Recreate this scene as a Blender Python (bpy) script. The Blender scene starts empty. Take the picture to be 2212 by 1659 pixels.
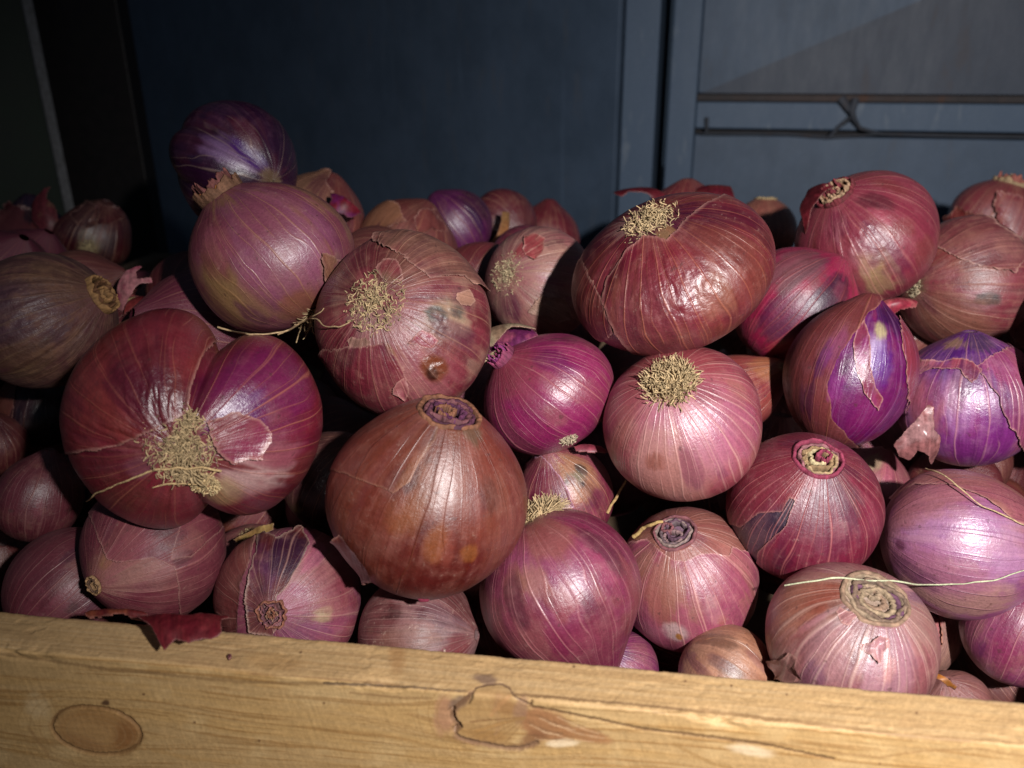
import bpy, math, random
import numpy as np
from mathutils import Vector
from mathutils.bvhtree import BVHTree
SC = bpy.context.scene
COL = SC.collection
W, H, F = 2212.0, 1659.0, 1800.0          # photograph size in the units used for positions, focal length in the same units
PITCH, ROLL = math.radians(22.0), math.radians(.46)
CP = np.array([0, 0, .20])                # camera 20 cm above the top of the crate board

# ------------------------------------------------------------------ noise and small maths
_LAT = np.random.default_rng(12345).random((64, 64, 64)).astype(np.float32).ravel()
def vnoise(p, seed=0):
    p = np.asarray(p, np.float32); f = np.floor(p); t = p - f; t = t * t * (3 - 2 * t); i = f.astype(np.int32)
    x0 = (i[..., 0] + seed * 7) & 63; y0 = (i[..., 1] + seed * 13) & 63; z0 = (i[..., 2] + seed * 29) & 63
    x1 = ((x0 + 1) & 63) << 12; y1 = ((y0 + 1) & 63) << 6; z1 = (z0 + 1) & 63; x0 = x0 << 12; y0 = y0 << 6
    L = _LAT.take; tx, ty, tz = t[..., 0], t[..., 1], t[..., 2]
    def row(a): 
        u = L(a + z0); return u + (L(a + z1) - u) * tz
    def pl(x):
        u = row(x + y0); return u + (row(x + y1) - u) * ty
    u = pl(x0); return u + (pl(x1) - u) * tx
def fbm(p, seed=0, o=3):
    p = np.asarray(p, float); r = 0; a = .5; s = 0
    for k in range(o):
        r = r + a * vnoise(p * (2.03 ** k) + 17.3 * k, seed + k); s += a; a *= .5
    return r / s
def sst(a, b, x):
    t = np.clip((x - a) / (b - a), 0, 1); return t * t * (3 - 2 * t)
def nrm(v):
    return v / (np.linalg.norm(v, axis=-1, keepdims=True) + 1e-12)
def mixc(c, col, m):
    return c * (1 - m[..., None]) + np.asarray(col, float) * m[..., None]
def sdf(poly, x, y):                       # signed distance to a polygon, positive inside
    P = np.array(poly, float); d = np.full(x.shape, 1e18); ins = np.zeros(x.shape, bool); n = len(P); j = n - 1
    for i in range(n):
        ex, ey = P[j] - P[i]; wx, wy = x - P[i, 0], y - P[i, 1]
        t = np.clip((wx * ex + wy * ey) / (ex * ex + ey * ey + 1e-12), 0, 1)
        d = np.minimum(d, (wx - ex * t) ** 2 + (wy - ey * t) ** 2)
        c = ((P[i, 1] <= y) & (P[j, 1] > y)) | ((P[j, 1] <= y) & (P[i, 1] > y))
        xi = P[i, 0] + (y - P[i, 1]) / (P[j, 1] - P[i, 1] + 1e-12) * (P[j, 0] - P[i, 0])
        ins ^= c & (x < xi); j = i
    return np.where(ins, 1, -1) * np.sqrt(d)
def pld(pts, x, y):                        # distance to a polyline
    P = np.array(pts, float); d = np.full(x.shape, 1e18)
    for i in range(len(P) - 1):
        ex, ey = P[i + 1] - P[i]; wx, wy = x - P[i, 0], y - P[i, 1]
        t = np.clip((wx * ex + wy * ey) / (ex * ex + ey * ey + 1e-12), 0, 1)
        d = np.minimum(d, (wx - ex * t) ** 2 + (wy - ey * t) ** 2)
    return np.sqrt(d)

# ------------------------------------------------------------------ camera geometry (photo point <-> place)
FW = np.array([0, math.cos(PITCH), -math.sin(PITCH)]); RT = np.array([1., 0, 0]); UP = np.cross(RT, FW)
RT, UP = RT * math.cos(ROLL) - UP * math.sin(ROLL), UP * math.cos(ROLL) + RT * math.sin(ROLL)
def ray(x, y):
    x = np.asarray(x, float); y = np.asarray(y, float)
    return FW + ((x - W / 2) / F)[..., None] * RT - ((y - H / 2) / F)[..., None] * UP
def at(x, y, d): return CP + ray(x, y) * d
def proj(P):
    q = P - CP; z = q @ FW
    return q @ RT / z * F + W / 2, H / 2 - q @ UP / z * F, z
def onplane(x, y, p, n):
    r = ray(x, y); t = ((p - CP) @ n) / (r @ n); return CP + r * t[..., None]
def camdir(v): return v[0] * RT + v[1] * UP - v[2] * FW      # right, up, towards the camera

# ------------------------------------------------------------------ objects
def link(name, me, parent=None, mat=None, loc=None):
    o = bpy.data.objects.new(name, me); COL.objects.link(o)
    if parent is not None: o.parent = parent
    if loc is not None: o.location = loc
    if mat is not None: me.materials.append(mat)
    return o
def tag(o, label=None, cat=None, group=None, kind=None):
    if label: o['label'] = label
    if cat: o['category'] = cat
    if group: o['group'] = group
    if kind: o['kind'] = kind
    return o
def empty(name, loc):
    o = bpy.data.objects.new(name, None); COL.objects.link(o); o.location = [float(v) for v in loc]; o.empty_display_size = .02; return o
def mesh(name, V, Q, col=None, mer=None, msk=None, smooth=True):
    V = np.asarray(V, np.float32).reshape(-1, 3); Q = np.asarray(Q, np.int32); k = Q.shape[1]
    me = bpy.data.meshes.new(name); me.vertices.add(len(V)); me.vertices.foreach_set('co', V.ravel())
    me.loops.add(Q.size); me.loops.foreach_set('vertex_index', Q.ravel())
    me.polygons.add(len(Q)); me.polygons.foreach_set('loop_start', np.arange(0, Q.size, k, dtype=np.int32))
    me.polygons.foreach_set('use_smooth', np.full(len(Q), smooth))
    me.update(calc_edges=True); me.validate()
    for nm, a in (('col', col), ('msk', msk)):
        if a is not None:
            a = np.asarray(a, np.float32).reshape(-1, 3); at_ = me.attributes.new(nm, 'FLOAT_COLOR', 'POINT')
            at_.data.foreach_set('color', np.concatenate([a, np.ones((len(a), 1), np.float32)], 1).ravel())
    if mer is not None:
        at_ = me.attributes.new('mer', 'FLOAT_VECTOR', 'POINT'); at_.data.foreach_set('vector', np.asarray(mer, np.float32).ravel())
    return me
def gridquads(nr, nc, wrap=True):
    i = np.arange(nr - 1)[:, None]; j = np.arange(nc if wrap else nc - 1)[None]; j2 = (j + 1) % nc
    return np.stack([i * nc + j, i * nc + j2, (i + 1) * nc + j2, (i + 1) * nc + j], -1).reshape(-1, 4)
def boxes(L):                              # list of (8 corners) -> V, Q
    V = []; Q = []
    for c in L:
        b = len(V); V += [tuple(p) for p in c]
        Q += [[b + k for k in f] for f in ((0, 3, 2, 1), (4, 5, 6, 7), (0, 1, 5, 4), (1, 2, 6, 5), (2, 3, 7, 6), (3, 0, 4, 7))]
    return np.array(V), np.array(Q)
def tubes(paths, rad, nseg=5):             # paths (n,m,3) -> V, Q
    P = np.asarray(paths, float); n, m, _ = P.shape
    T = nrm(np.gradient(P, axis=1)); ref = np.where(np.abs(T[..., 2:3]) < .9, [0, 0, 1.], [1., 0, 0])
    A = nrm(np.cross(T, ref)); B = np.cross(T, A); a = np.arange(nseg) * 2 * math.pi / nseg
    rad = np.broadcast_to(np.asarray(rad, float), (n, m))
    V = P[:, :, None] + rad[:, :, None, None] * (A[:, :, None] * np.cos(a)[None, None, :, None] + B[:, :, None] * np.sin(a)[None, None, :, None])
    q = gridquads(m, nseg); Q = (q[None] + (np.arange(n) * m * nseg)[:, None, None]).reshape(-1, 4)
    return V.reshape(-1, 3), Q

# ------------------------------------------------------------------ materials
class NT:
    def __init__(s, name):
        s.m = bpy.data.materials.new(name); s.m.use_nodes = True; s.t = s.m.node_tree; s.t.nodes.clear()
        s.out = s.n('ShaderNodeOutputMaterial')
    def n(s, ty, **k):
        o = s.t.nodes.new(ty)
        for a, v in k.items(): setattr(o, a, v)
        return o
    def put(s, inp, v):
        if hasattr(v, 'is_output') or isinstance(v, bpy.types.NodeSocket): s.t.links.new(v, inp)
        elif isinstance(v, (tuple, list)) and inp.type == 'RGBA' and len(v) == 3: inp.default_value = (*v, 1)
        else: inp.default_value = v
    def math(s, op, a, b=0., c=0.):
        o = s.n('ShaderNodeMath', operation=op)
        for i, v in enumerate((a, b, c)): s.put(o.inputs[i], v)
        return o.outputs[0]
    def vmul(s, a, b):
        o = s.n('ShaderNodeVectorMath', operation='MULTIPLY'); s.put(o.inputs[0], a); s.put(o.inputs[1], b); return o.outputs[0]
    def vadd(s, a, b):
        o = s.n('ShaderNodeVectorMath', operation='ADD'); s.put(o.inputs[0], a); s.put(o.inputs[1], b); return o.outputs[0]
    def noise(s, vec, scale=1., detail=3., rough=.5, dist=0.):
        o = s.n('ShaderNodeTexNoise'); s.put(o.inputs['Vector'], vec)
        for k, v in (('Scale', scale), ('Detail', detail), ('Roughness', rough), ('Distortion', dist)): s.put(o.inputs[k], v)
        return o.outputs[0]
    def ss(s, v, a, b, lo=0., hi=1.):
        o = s.n('ShaderNodeMapRange', interpolation_type='SMOOTHSTEP')
        for i, x in enumerate((v, a, b, lo, hi)): s.put(o.inputs[i], x)
        return o.outputs[0]
    def mix(s, f, a, b, mode='MIX'):
        o = s.n('ShaderNodeMix', data_type='RGBA', blend_type=mode)
        s.put(o.inputs[0], f); s.put(o.inputs[6], a); s.put(o.inputs[7], b); return o.outputs[2]
    def attr(s, name): return s.n('ShaderNodeAttribute', attribute_name=name)
    def finish(s, col, rough, bump=None, strength=.3, dist=.001, spec=.5, **kw):
        p = s.n('ShaderNodeBsdfPrincipled'); s.put(p.inputs['Base Color'], col); s.put(p.inputs['Roughness'], rough)
        s.put(p.inputs['Specular IOR Level'], spec)
        for k, v in kw.items(): s.put(p.inputs[k.replace('_', ' ')], v)
        if bump is not None:
            b = s.n('ShaderNodeBump'); s.put(b.inputs['Strength'], strength); s.put(b.inputs['Distance'], dist); s.put(b.inputs['Height'], bump)
            s.t.links.new(b.outputs[0], p.inputs['Normal']); s.t.links.new(b.outputs[0], p.inputs['Coat Normal'])
        s.t.links.new(p.outputs[0], s.out.inputs[0]); return s.m

def skin_mat(name, seed, nv=26, vein=(.6, .33, .22), va=.45, fib=.3, mot=(.42, .25, .15), ma=.35, dust=.25, rough=.36, dark=.3, trans=0., spec=.5, vw=.10):
    vein = tuple(v ** 1.25 for v in vein); mot = (mot[0] ** 1.4 * .9, mot[1] ** 1.45 * .8, mot[2] ** 1.45 * .85); dust *= .6; ma *= .6; dark = min(.6, dark * 1.25)
    s = NT(name); me = s.attr('mer').outputs['Vector']; col = s.attr('col').outputs['Color']; msk = s.attr('msk').outputs['Color']
    sm = s.n('ShaderNodeSeparateColor'); s.put(sm.inputs[0], msk)
    sp = s.n('ShaderNodeSeparateXYZ'); s.put(sp.inputs[0], me)
    off = (seed * 3.17 % 50, seed * 7.7 % 50, seed * 1.3 % 50)
    tc = s.n('ShaderNodeTexCoord').outputs['Object']; tco = s.vadd(tc, tuple(o * .1 for o in off))
    mo = s.vadd(me, off)
    ang = s.math('DIVIDE', s.math('ARCTAN2', sp.outputs[1], sp.outputs[0]), 2 * math.pi)
    wob = s.noise(s.vmul(mo, (2.2, 2.2, 2.)), 1., 2.)
    def lines(N, w, wamp, sd):
        x = s.math('ADD', s.math('MULTIPLY', ang, float(N)), s.math('MULTIPLY', wob, wamp))
        fr = s.math('FRACT', s.math('ADD', x, 1000.))
        tri = s.math('MULTIPLY', s.math('ABSOLUTE', s.math('SUBTRACT', fr, .5)), 2.)
        wn = s.n('ShaderNodeTexWhiteNoise', noise_dimensions='2D'); cb = s.n('ShaderNodeCombineXYZ')
        s.put(cb.inputs[0], s.math('FLOOR', s.math('ADD', x, .5))); s.put(cb.inputs[1], float(sd)); s.put(wn.inputs['Vector'], cb.outputs[0])
        return s.math('MULTIPLY', s.ss(tri, 1. - w, 1.), s.math('MULTIPLY_ADD', wn.outputs[0], .8, .2))
    brk = s.ss(s.noise(s.vmul(mo, (2.6, 2.6, 2.6)), 1., 2.), .26, .5)
    v1 = s.math('MULTIPLY', lines(nv, vw * 1.5, 1.1, seed), brk)
    v2 = s.math('MULTIPLY', lines(nv * 2 + 5, vw * 2., 3.2, seed + 9), s.ss(s.noise(s.vmul(mo, (2., 2., 5.)), 1., 3.), .36, .55))
    vv = s.math('MAXIMUM', v1, s.math('MULTIPLY', v2, .7))
    f1 = s.noise(s.vmul(mo, (17., 17., 1.6)), 1., 4., .6)
    f2 = s.noise(s.vmul(mo, (5., 5., 1.3)), 1., 4., .55)
    fine = s.noise(tco, 900., 4., .65); med = s.noise(tco, 150., 5., .62); big = s.noise(tco, 45., 5., .6, .4)
    k = s.math('MULTIPLY_ADD', s.math('SUBTRACT', f1, .5), 2.6 * fib, 1.)
    k = s.math('ADD', k, s.math('MULTIPLY', s.math('SUBTRACT', f2, .5), 1.9 * fib))
    k = s.math('ADD', k, s.math('MULTIPLY', s.math('SUBTRACT', fine, .5), .75))
    c = s.mix(1., col, s.n('ShaderNodeCombineColor').outputs[0], 'MULTIPLY')
    cc = c.node.inputs[7].links[0].from_node
    for i in range(3): s.put(cc.inputs[i], k)
    # dark purple-brown streaks where the skin is thicker
    ds = s.ss(s.math('ADD', s.math('MULTIPLY', f2, .6), s.math('MULTIPLY', big, .4)), .52, .66)
    c = s.mix(s.math('MULTIPLY', ds, dark), c, (.07, .015, .03))
    # dry tan film in cloudy streaks
    fm = s.ss(s.math('ADD', s.math('MULTIPLY', med, .5), s.math('ADD', s.math('MULTIPLY', big, .3), s.math('MULTIPLY', f1, .2))), .47, .62)
    c = s.mix(s.math('MULTIPLY', fm, ma), c, mot)
    c = s.mix(s.math('MULTIPLY', vv, min(.95, va * 1.12)), c, vein)
    # dust grains and tiny dark specks
    dn = s.ss(s.noise(tco, 520., 3., .7), .58, .72)
    c = s.mix(s.math('MULTIPLY', s.math('MULTIPLY', dn, s.ss(med, .4, .6)), dust), c, (.48, .33, .26))
    sk = s.ss(s.noise(tco, 330., 2., .5), .68, .74)
    c = s.mix(s.math('MULTIPLY', sk, .5), c, (.06, .02, .02))
    wr = s.noise(s.vmul(mo, (6., 6., 20.)), 1., 3., .6)
    h = s.math('ADD', s.math('MULTIPLY', f1, .26), s.math('MULTIPLY', vv, .35))
    h = s.math('ADD', h, s.math('MULTIPLY', fine, .3))
    h = s.math('ADD', h, s.math('MULTIPLY', med, .4))
    h = s.math('ADD', h, s.math('MULTIPLY', s.math('MULTIPLY', wr, sm.outputs[1]), 1.6))
    r = s.math('ADD', s.math('MULTIPLY_ADD', s.math('SUBTRACT', med, .5), .32, rough + .09), s.math('MULTIPLY', fm, .1))
    r = s.math('ADD', r, s.math('MULTIPLY', s.math('SUBTRACT', sm.outputs[0], .3), .5))
    r = s.math('MINIMUM', s.math('MAXIMUM', s.math('ADD', r, s.math('MULTIPLY', s.math('SUBTRACT', f1, .5), .2)), .22), .95)
    kw = dict(Coat_Weight=.22 if spec > .45 else .1, Coat_Roughness=.27)
    if trans: kw['Transmission_Weight'] = trans
    return s.finish(c, r, h, .55, .0011, min(1., spec * 1.7), **kw)

def simple_mat(name, c1, c2, scale, rough=.6, bump=.3, dist=.001, use_col=False, spec=.4, detail=5., metal=0.):
    s = NT(name); tc = s.n('ShaderNodeTexCoord').outputs['Object']
    n = s.noise(tc, scale, detail, .6); f = s.ss(n, .3, .7)
    c = None if use_col else s.mix(f, c1, c2)
    if use_col: c = s.mix(1., s.attr('col').outputs['Color'], s.mix(f, (.72, .72, .72), (1.25, 1.25, 1.25)), 'MULTIPLY')
    return s.finish(c, s.math('MULTIPLY_ADD', s.math('SUBTRACT', n, .5), .3, rough), n, bump, dist, spec, Metallic=metal)
M_ROOT = simple_mat('dry root fibre', 0, 0, 900., .8, .3, .0005, True, .25)
M_NECK = simple_mat('dry onion neck', 0, 0, 500., .75, .6, .001, True, .3)

# ------------------------------------------------------------------ onions
DD = {1:0.399,2:0.378,3:0.341,4:0.366,5:0.345,6:0.393,7:0.382,8:0.373,9:0.462,10:0.482,11:0.497,12:0.408,13:0.431,14:0.373,15:0.366,16:0.335,17:0.385,18:0.356,19:0.372,20:0.366,21:0.384,22:0.400,23:0.456,24:0.504,25:0.450,26:0.421,27:0.472,28:0.665,29:0.651,30:0.492,31:0.571,32:0.566,33:0.609,34:0.649,35:0.689,36:0.473,37:0.600,38:0.650,39:0.648,40:0.450,41:0.406,42:0.355,43:0.381,44:0.409,45:0.370,46:0.383,47:0.418,48:0.439,49:0.461,50:0.491,53:0.503,54:0.538,55:0.476,57:0.464}
FO = {12:.995,27:.846,31:.896,46:.957,48:.833,10:.992}
MAG = (.36, .035, .13); DRED = (.23, .03, .04); RED = (.32, .06, .06); BRN = (.33, .1, .045); PNK = (.46, .15, .16); LIL = (.40, .18, .27)
TAN = (.5, .29, .16); PUR = (.17, .025, .22); BEI = (.55, .41, .24); DPUR = (.07, .015, .07); OCH = (.4, .26, .1); CRIM = (.28, .025, .06); WHT = (.72, .6, .55)
BULBS = []                                  # (verts, quads) for finding surfaces again
SPH = []                                    # (centre, radius)

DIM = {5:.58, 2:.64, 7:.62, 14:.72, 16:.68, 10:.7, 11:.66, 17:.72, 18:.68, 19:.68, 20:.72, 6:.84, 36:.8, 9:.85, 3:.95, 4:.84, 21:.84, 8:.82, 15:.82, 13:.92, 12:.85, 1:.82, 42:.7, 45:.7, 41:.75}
class Onion:
    def __init__(s, i, x, y, a, label, **k):
        s.i = i; s.k = k; s.label = label; d = DD[i] if i in DD else k['d']
        s.d = d; s.R = a * d / F; s.C = at(x, y, d); s.seed = i * 13 + 5
        s.hk = k.get('hk', .93); s.rn = k.get('rn', .1); s.nh = k.get('nh', .12); s.nw = k.get('nw', .3); s.rd = k.get('rd', .03)
        if 'pole' in k:
            kind, (px, py) = k['pole']; r = ray(px, py); rr = s.R * s.hk
            q = CP - s.C; A = r @ r; B = q @ r; D = B * B - A * (q @ q - rr * rr)
            P = CP + r * ((-B - math.sqrt(D)) / A if D > 0 else -B / A); z = nrm(P - s.C)
            if kind == 'root': z = -z
        else: z = nrm(camdir(k['ax']))
        s.Z = z; u = UP - z * (UP @ z)
        if np.linalg.norm(u) < .2: u = RT - z * (RT @ z)
        s.X = nrm(u); s.Y = np.cross(z, s.X)
        s.cl = []; s.wr = []; s.el = k.get('el')
        g = s.surf(96, 72)
        s.cl = [(s.hitphi(g, p), dep, wd) for p, dep, wd in k.get('cleft', [])]
        s.wr = [(s.hit(g, (w[0], w[1]))[0], w[2] * d / F, *w[3:]) for w in k.get('wr', [])]
        s.tz = None
    def surf(s, nphi, nt, full=False):
        ph = np.arange(nphi) * 2 * math.pi / nphi; th1 = math.pi - math.asin(s.rn); th = np.linspace(.012, th1, nt)
        r = np.sin(th); z = -s.hk * np.cos(th)
        z = z + s.nh * np.exp(-(r / s.nw) ** 2) * (z > 0) * sst(-.05, .35, z) + s.rd * np.exp(-(r / .16) ** 2) * (z < 0)
        if s.k.get('pear'): r = r * (1 - s.k['pear'] * sst(0, 1.1, z) * (1 - r * .5))
        t = np.linspace(0, 1, nt)
        R2 = r[:, None] * np.ones(nphi)[None]; Z2 = z[:, None] * np.ones(nphi)[None]
        c = np.cos(ph)[None] * np.ones(nt)[:, None]; sn = np.sin(ph)[None] * np.ones(nt)[:, None]
        T = t[:, None] * np.ones(nphi)[None]
        n = np.stack([c * R2, sn * R2, Z2], -1)
        am = 1.3 * s.k.get('lump', .05); sd = s.seed
        rl = np.random.default_rng(sd); g = np.ones(n.shape[:2])
        for _ in range(7):
            dv = nrm(rl.normal(0, 1, 3)); g = g + am * .26 * np.sin((n @ dv) * rl.uniform(1.6, 4.2) + rl.uniform(0, 6.28))
        rg = s.k.get('ridge', .013)
        g = g + rg * 2 * (fbm(np.stack([c * 4.2, sn * 4.2, T * 1.1], -1) + sd, sd + 3, 2) - .5) * R2
        for p0, dep, wd in s.cl:
            dp = (ph - p0 + math.pi) % (2 * math.pi) - math.pi
            g = g * (1 - dep * np.exp(-np.abs(dp / wd) ** 1.3)[None] * (R2 ** .7))
        P = n * np.stack([g, g, .5 + .5 * g], -1)
        if s.el is not None:                    # stretch along a picture direction
            e = camdir((*s.el[0], 0)); el = np.array([e @ s.X, e @ s.Y, e @ s.Z]); P = P + (P @ el)[..., None] * el * (s.el[1] - 1)
        Pw = s.C + s.R * (P[..., 0:1] * s.X + P[..., 1:2] * s.Y + P[..., 2:3] * s.Z)
        for p0, rad, amp, kp, kt in s.wr:
            m = np.exp(-((Pw - p0) ** 2).sum(-1) / rad ** 2)
            q = np.stack([c * kp, sn * kp, T * kt], -1); nz = fbm(q + 3. * fbm(q * .5, sd + 40, 2)[..., None], sd + 20, 3)
            nz = 1 - np.abs(nz - .5) * 4
            Pw = Pw + ((Pw - s.C) * (amp * m * nz)[..., None])
        dph = (np.roll(Pw, -1, 1) - np.roll(Pw, 1, 1)); dt = np.gradient(Pw, axis=0)
        N = nrm(np.cross(dph, dt)); N = N * np.sign((N * (Pw - s.C)).sum(-1, keepdims=True) + 1e-9)
        px, py, pz = proj(Pw.reshape(-1, 3)); sh = Pw.shape[:2]
        return dict(P=Pw, N=N, px=px.reshape(sh), py=py.reshape(sh), face=(N * (CP - Pw)).sum(-1), mer=np.stack([c, sn, T], -1), T=T, mt=nrm(dt), R2=R2)
    def hit(s, g, p):
        q = (g['px'] - p[0]) ** 2 + (g['py'] - p[1]) ** 2 + (g['face'] < 0) * 1e7
        j = np.unravel_index(np.argmin(q), q.shape); return g['P'][j], j
    def hitphi(s, g, p):
        _, j = s.hit(g, p); return j[1] * 2 * math.pi / g['P'].shape[1]
    def colour(s, g, base, paints):
        me = g['mer']; sd = s.seed
        st = fbm(me * np.array([3.5, 3.5, 1.5]) + sd, sd + 5, 4); bl = fbm((g['P'] - s.C) / s.R * 2.2 + sd, sd + 6, 4)
        fi = fbm(me * np.array([12, 12, 2.2]) + sd, sd + 7, 3); spn = fbm((g['P'] - s.C) / s.R * 7 + sd, sd + 8, 3)
        b = [np.array(q, float) for q in base]
        c = np.broadcast_to(b[0], g['P'].shape).copy()
        if len(b) > 1: c = mixc(c, b[1], sst(.42, .6, st * .6 + bl * .4))
        if len(b) > 2: c = mixc(c, b[2], sst(.5, .64, bl * .7 + fi * .3))
        msk = np.zeros_like(c); msk[..., 0] = .3; msk[..., 1] = s.k.get('wrk', .14)
        # root end dries to straw
        rh = s.k.get('roothalo', .24)
        c = mixc(c, BEI, .75 * sst(rh * 1.25, rh * .35, g['R2'] + (fi - .5) * .35 + (g['T'] > .5) * 9))
        c = mixc(c, (.2, .12, .06), .85 * sst(rh * .95, rh * .45, g['R2'] + (fi - .5) * .2 + (g['T'] > .5) * 9) * (rh > .09))  # dirty root disc, with shade between the hairs painted in for depth
        for pa in paints:
            x, y, rx, pc, stn = pa[:5]; ex = pa[5] if len(pa) > 5 else {}
            P0, j = s.hit(g, (x, y)); rad = rx * s.d / F
            m = g['mt'][j]; n = g['N'][j]; bt = np.cross(n, m); dl = g['P'] - P0
            q = np.sqrt(((dl @ m) / (rad * ex.get('st', 1.3))) ** 2 + ((dl @ bt) / rad) ** 2 + ((dl @ n) / (rad * 1.2)) ** 2)
            q = q + ex.get('n', .7) * 2 * ((fi * .6 + spn * .4) - .5)
            e = ex.get('s', .35); mk = stn * sst(1 + e, 1 - e, q)
            c = mixc(c, pc, mk); msk[..., 0] = msk[..., 0] * (1 - mk) + ex.get('r', .3) * mk; msk[..., 1] = np.maximum(msk[..., 1], mk * ex.get('w', 0))
        if 'wm' in s.k:
            for x, y, rx, w in s.k['wm']:
                P0, j = s.hit(g, (x, y)); msk[..., 1] = np.maximum(msk[..., 1], w * np.exp(-((g['P'] - P0) ** 2).sum(-1) / (rx * s.d / F) ** 2))
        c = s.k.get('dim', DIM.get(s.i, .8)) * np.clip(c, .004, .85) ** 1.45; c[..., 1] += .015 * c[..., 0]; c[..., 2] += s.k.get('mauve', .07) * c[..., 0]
        return c, msk
    def build(s):
        k = s.k; rp = np.random.default_rng(s.seed + 77); x0, y0, _ = proj(s.C[None]); a_ = s.R * F / s.d; s.auto = []
        for q in range(k.get('auto', 11 if a_ > 100 else 4)):
            tt, rr_ = rp.uniform(0, 6.28), math.sqrt(rp.random()) * .85 * a_; b0_ = np.array(k.get('base', [RED])[0]); cc = [b0_ * .45, b0_ * np.array([.6, .5, 1.0]), b0_ * .7 + .3 * np.array([.5, .32, .22]), b0_ * 1.4 + .03, b0_ * .5 + .5 * np.array([.42, .26, .16])][rp.integers(5)]
            s.auto.append((x0[0] + rr_ * math.cos(tt), y0[0] + rr_ * math.sin(tt), a_ * rp.uniform(.06, .2), tuple(np.clip(cc, 0, .7)), rp.uniform(.3, .65), dict(st=rp.uniform(1.2, 3.2), n=rp.uniform(.8, 1.5), r=rp.uniform(.1, .6))))
        big = s.R * F / s.d > 100; nphi, nt = k.get('res', (288, 176) if big else (176, 112))
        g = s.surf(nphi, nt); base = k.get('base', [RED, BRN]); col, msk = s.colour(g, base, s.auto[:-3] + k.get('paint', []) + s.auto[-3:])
        mp = dict(k.get('mat', {}))
        s.mat = skin_mat('onion skin', s.i, **mp)
        # crater rows close the neck
        rim = g['P'][-1]; rc = rim.mean(0); s.rim = rim; s.rimc = rc; cr = k.get('crater', .06)
        V = [g['P'].reshape(-1, 3)]; cols = [col.reshape(-1, 3)]; mers = [g['mer'].reshape(-1, 3)]; ms = [msk.reshape(-1, 3)]
        for f in (.86, .5, .02):
            V.append(rc + (rim - rc) * f - s.Z * s.R * cr * (1 if f < .8 else .7)); cols.append(np.tile(np.array(k.get('cratercol', (.1, .05, .05))), (nphi, 1)))
            mers.append(g['mer'][-1]); ms.append(np.tile([.7, 0, 0], (nphi, 1)))
        V = np.concatenate(V); Q = gridquads(nt + 3, nphi)
        BULBS.append((V, Q)); SPH.append((s.C, s.R * .95, s.R * .95))
        low = V[:, 2].min(); o0 = np.array([s.C[0], s.C[1], low]); s.o0 = o0
        parts = any(q in k for q in ('flake', 'shell', 'roots', 'neck', 'strand', 'flap', 'root2'))
        nm = k.get('name', 'red_onion')
        me = mesh('bulb', V - o0, Q, np.concatenate(cols), np.concatenate(mers), np.concatenate(ms))
        if not parts:
            s.root = link(nm, me, None, s.mat, o0)
        else:
            s.root = empty(nm, o0); link('bulb', me, s.root, s.mat)
        tag(s.root, s.label, 'onion', k.get('group', 'red onions heaped in the crate'))
        for sh in k.get('shell', []): s.shell(sh)
        if 'roots' in k: s.roots(**k['roots'])
        if 'root2' in k: s.roots(**k['root2'])
        if 'neck' in k: s.neck(**k['neck'])
        for x, y, r, cc in k.get('flake', []):
            rg = np.random.default_rng(int(x)); a_ = np.arange(9) * 2 * math.pi / 9; q_ = r * (.5 + rg.random(9))
            s.shell(dict(poly=[(x + q * math.cos(a) * 1.3, y + q * math.sin(a)) for a, q in zip(a_, q_)], base=[cc, tuple(np.array(cc) * 1.25)], n=r * .2, off=.006, curl=.06, edge=.5, front=True, name='skin_flake'))
        for f in k.get('flap', []): s.flap(**f)
        return s
    def shell(s, sh):
        n1, n2 = sh.get('res', (720, 440)); g = s.surf(n1, n2)
        f = sdf(sh['poly'], g['px'], g['py'])
        if 'not' in sh: f = np.minimum(f, -sdf(sh['not'], g['px'], g['py']))
        if sh.get('front'): f = np.where(g['face'] > -.2 * s.R, f, -1e3)
        na = sh.get('n', 10)
        f = f + na * 2 * (fbm((g['P'] - s.C) / s.R * 5 + s.i, s.seed + 31, 4) - .5) + na * .8 * (fbm(g['mer'] * np.array([22, 22, 14]) + s.i, s.seed + 33, 2) - .5)
        Rp = s.R * F / s.d
        off = s.R * (sh.get('off', .012) + sh.get('curl', .03) * np.exp(-np.clip(f, 0, None) / (Rp * .07)) * sst(.35, .7, fbm((g['P'] - s.C) / s.R * 2.5, s.seed + 35, 2)))
        off = off + s.R * .004 * fbm(g['mer'] * np.array([9, 9, 6]), s.seed + 36, 3)
        V = g['P'] + g['N'] * off[..., None]
        col, msk = s.colour(g, sh.get('base', [RED]), (s.auto if len(sh['poly']) != 9 or not sh.get('front') else []) + sh.get('paint', []))
        ed = sst(Rp * .035, 0, f) * sh.get('edge', .55); col = mixc(col, sh.get('edgecol', (.5, .27, .22)), ed)
        in_ = f > 0
        if sh.get('one'):
            fl = np.zeros_like(in_); fl[np.unravel_index(np.argmax(f), f.shape)] = True
            for _ in range(900):
                g2 = fl | np.roll(fl, 1, 1) | np.roll(fl, -1, 1); g2[1:] |= fl[:-1]; g2[:-1] |= fl[1:]; g2 &= in_
                if g2.sum() == fl.sum(): break
                fl = g2
            f = np.where(fl, f, -1.)
        Q = gridquads(n2, n1); keep = (f.reshape(-1)[Q] > 0).all(1); Q = Q[keep]
        if len(Q) == 0: print('EMPTY SHELL', s.i); return
        u, inv = np.unique(Q, return_inverse=True); Q = inv.reshape(-1, 4)
        nm_ = sh.get('name', 'outer_skin'); me = mesh(nm_, V.reshape(-1, 3)[u] - s.o0, Q, col.reshape(-1, 3)[u], g['mer'].reshape(-1, 3)[u], msk.reshape(-1, 3)[u])
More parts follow.
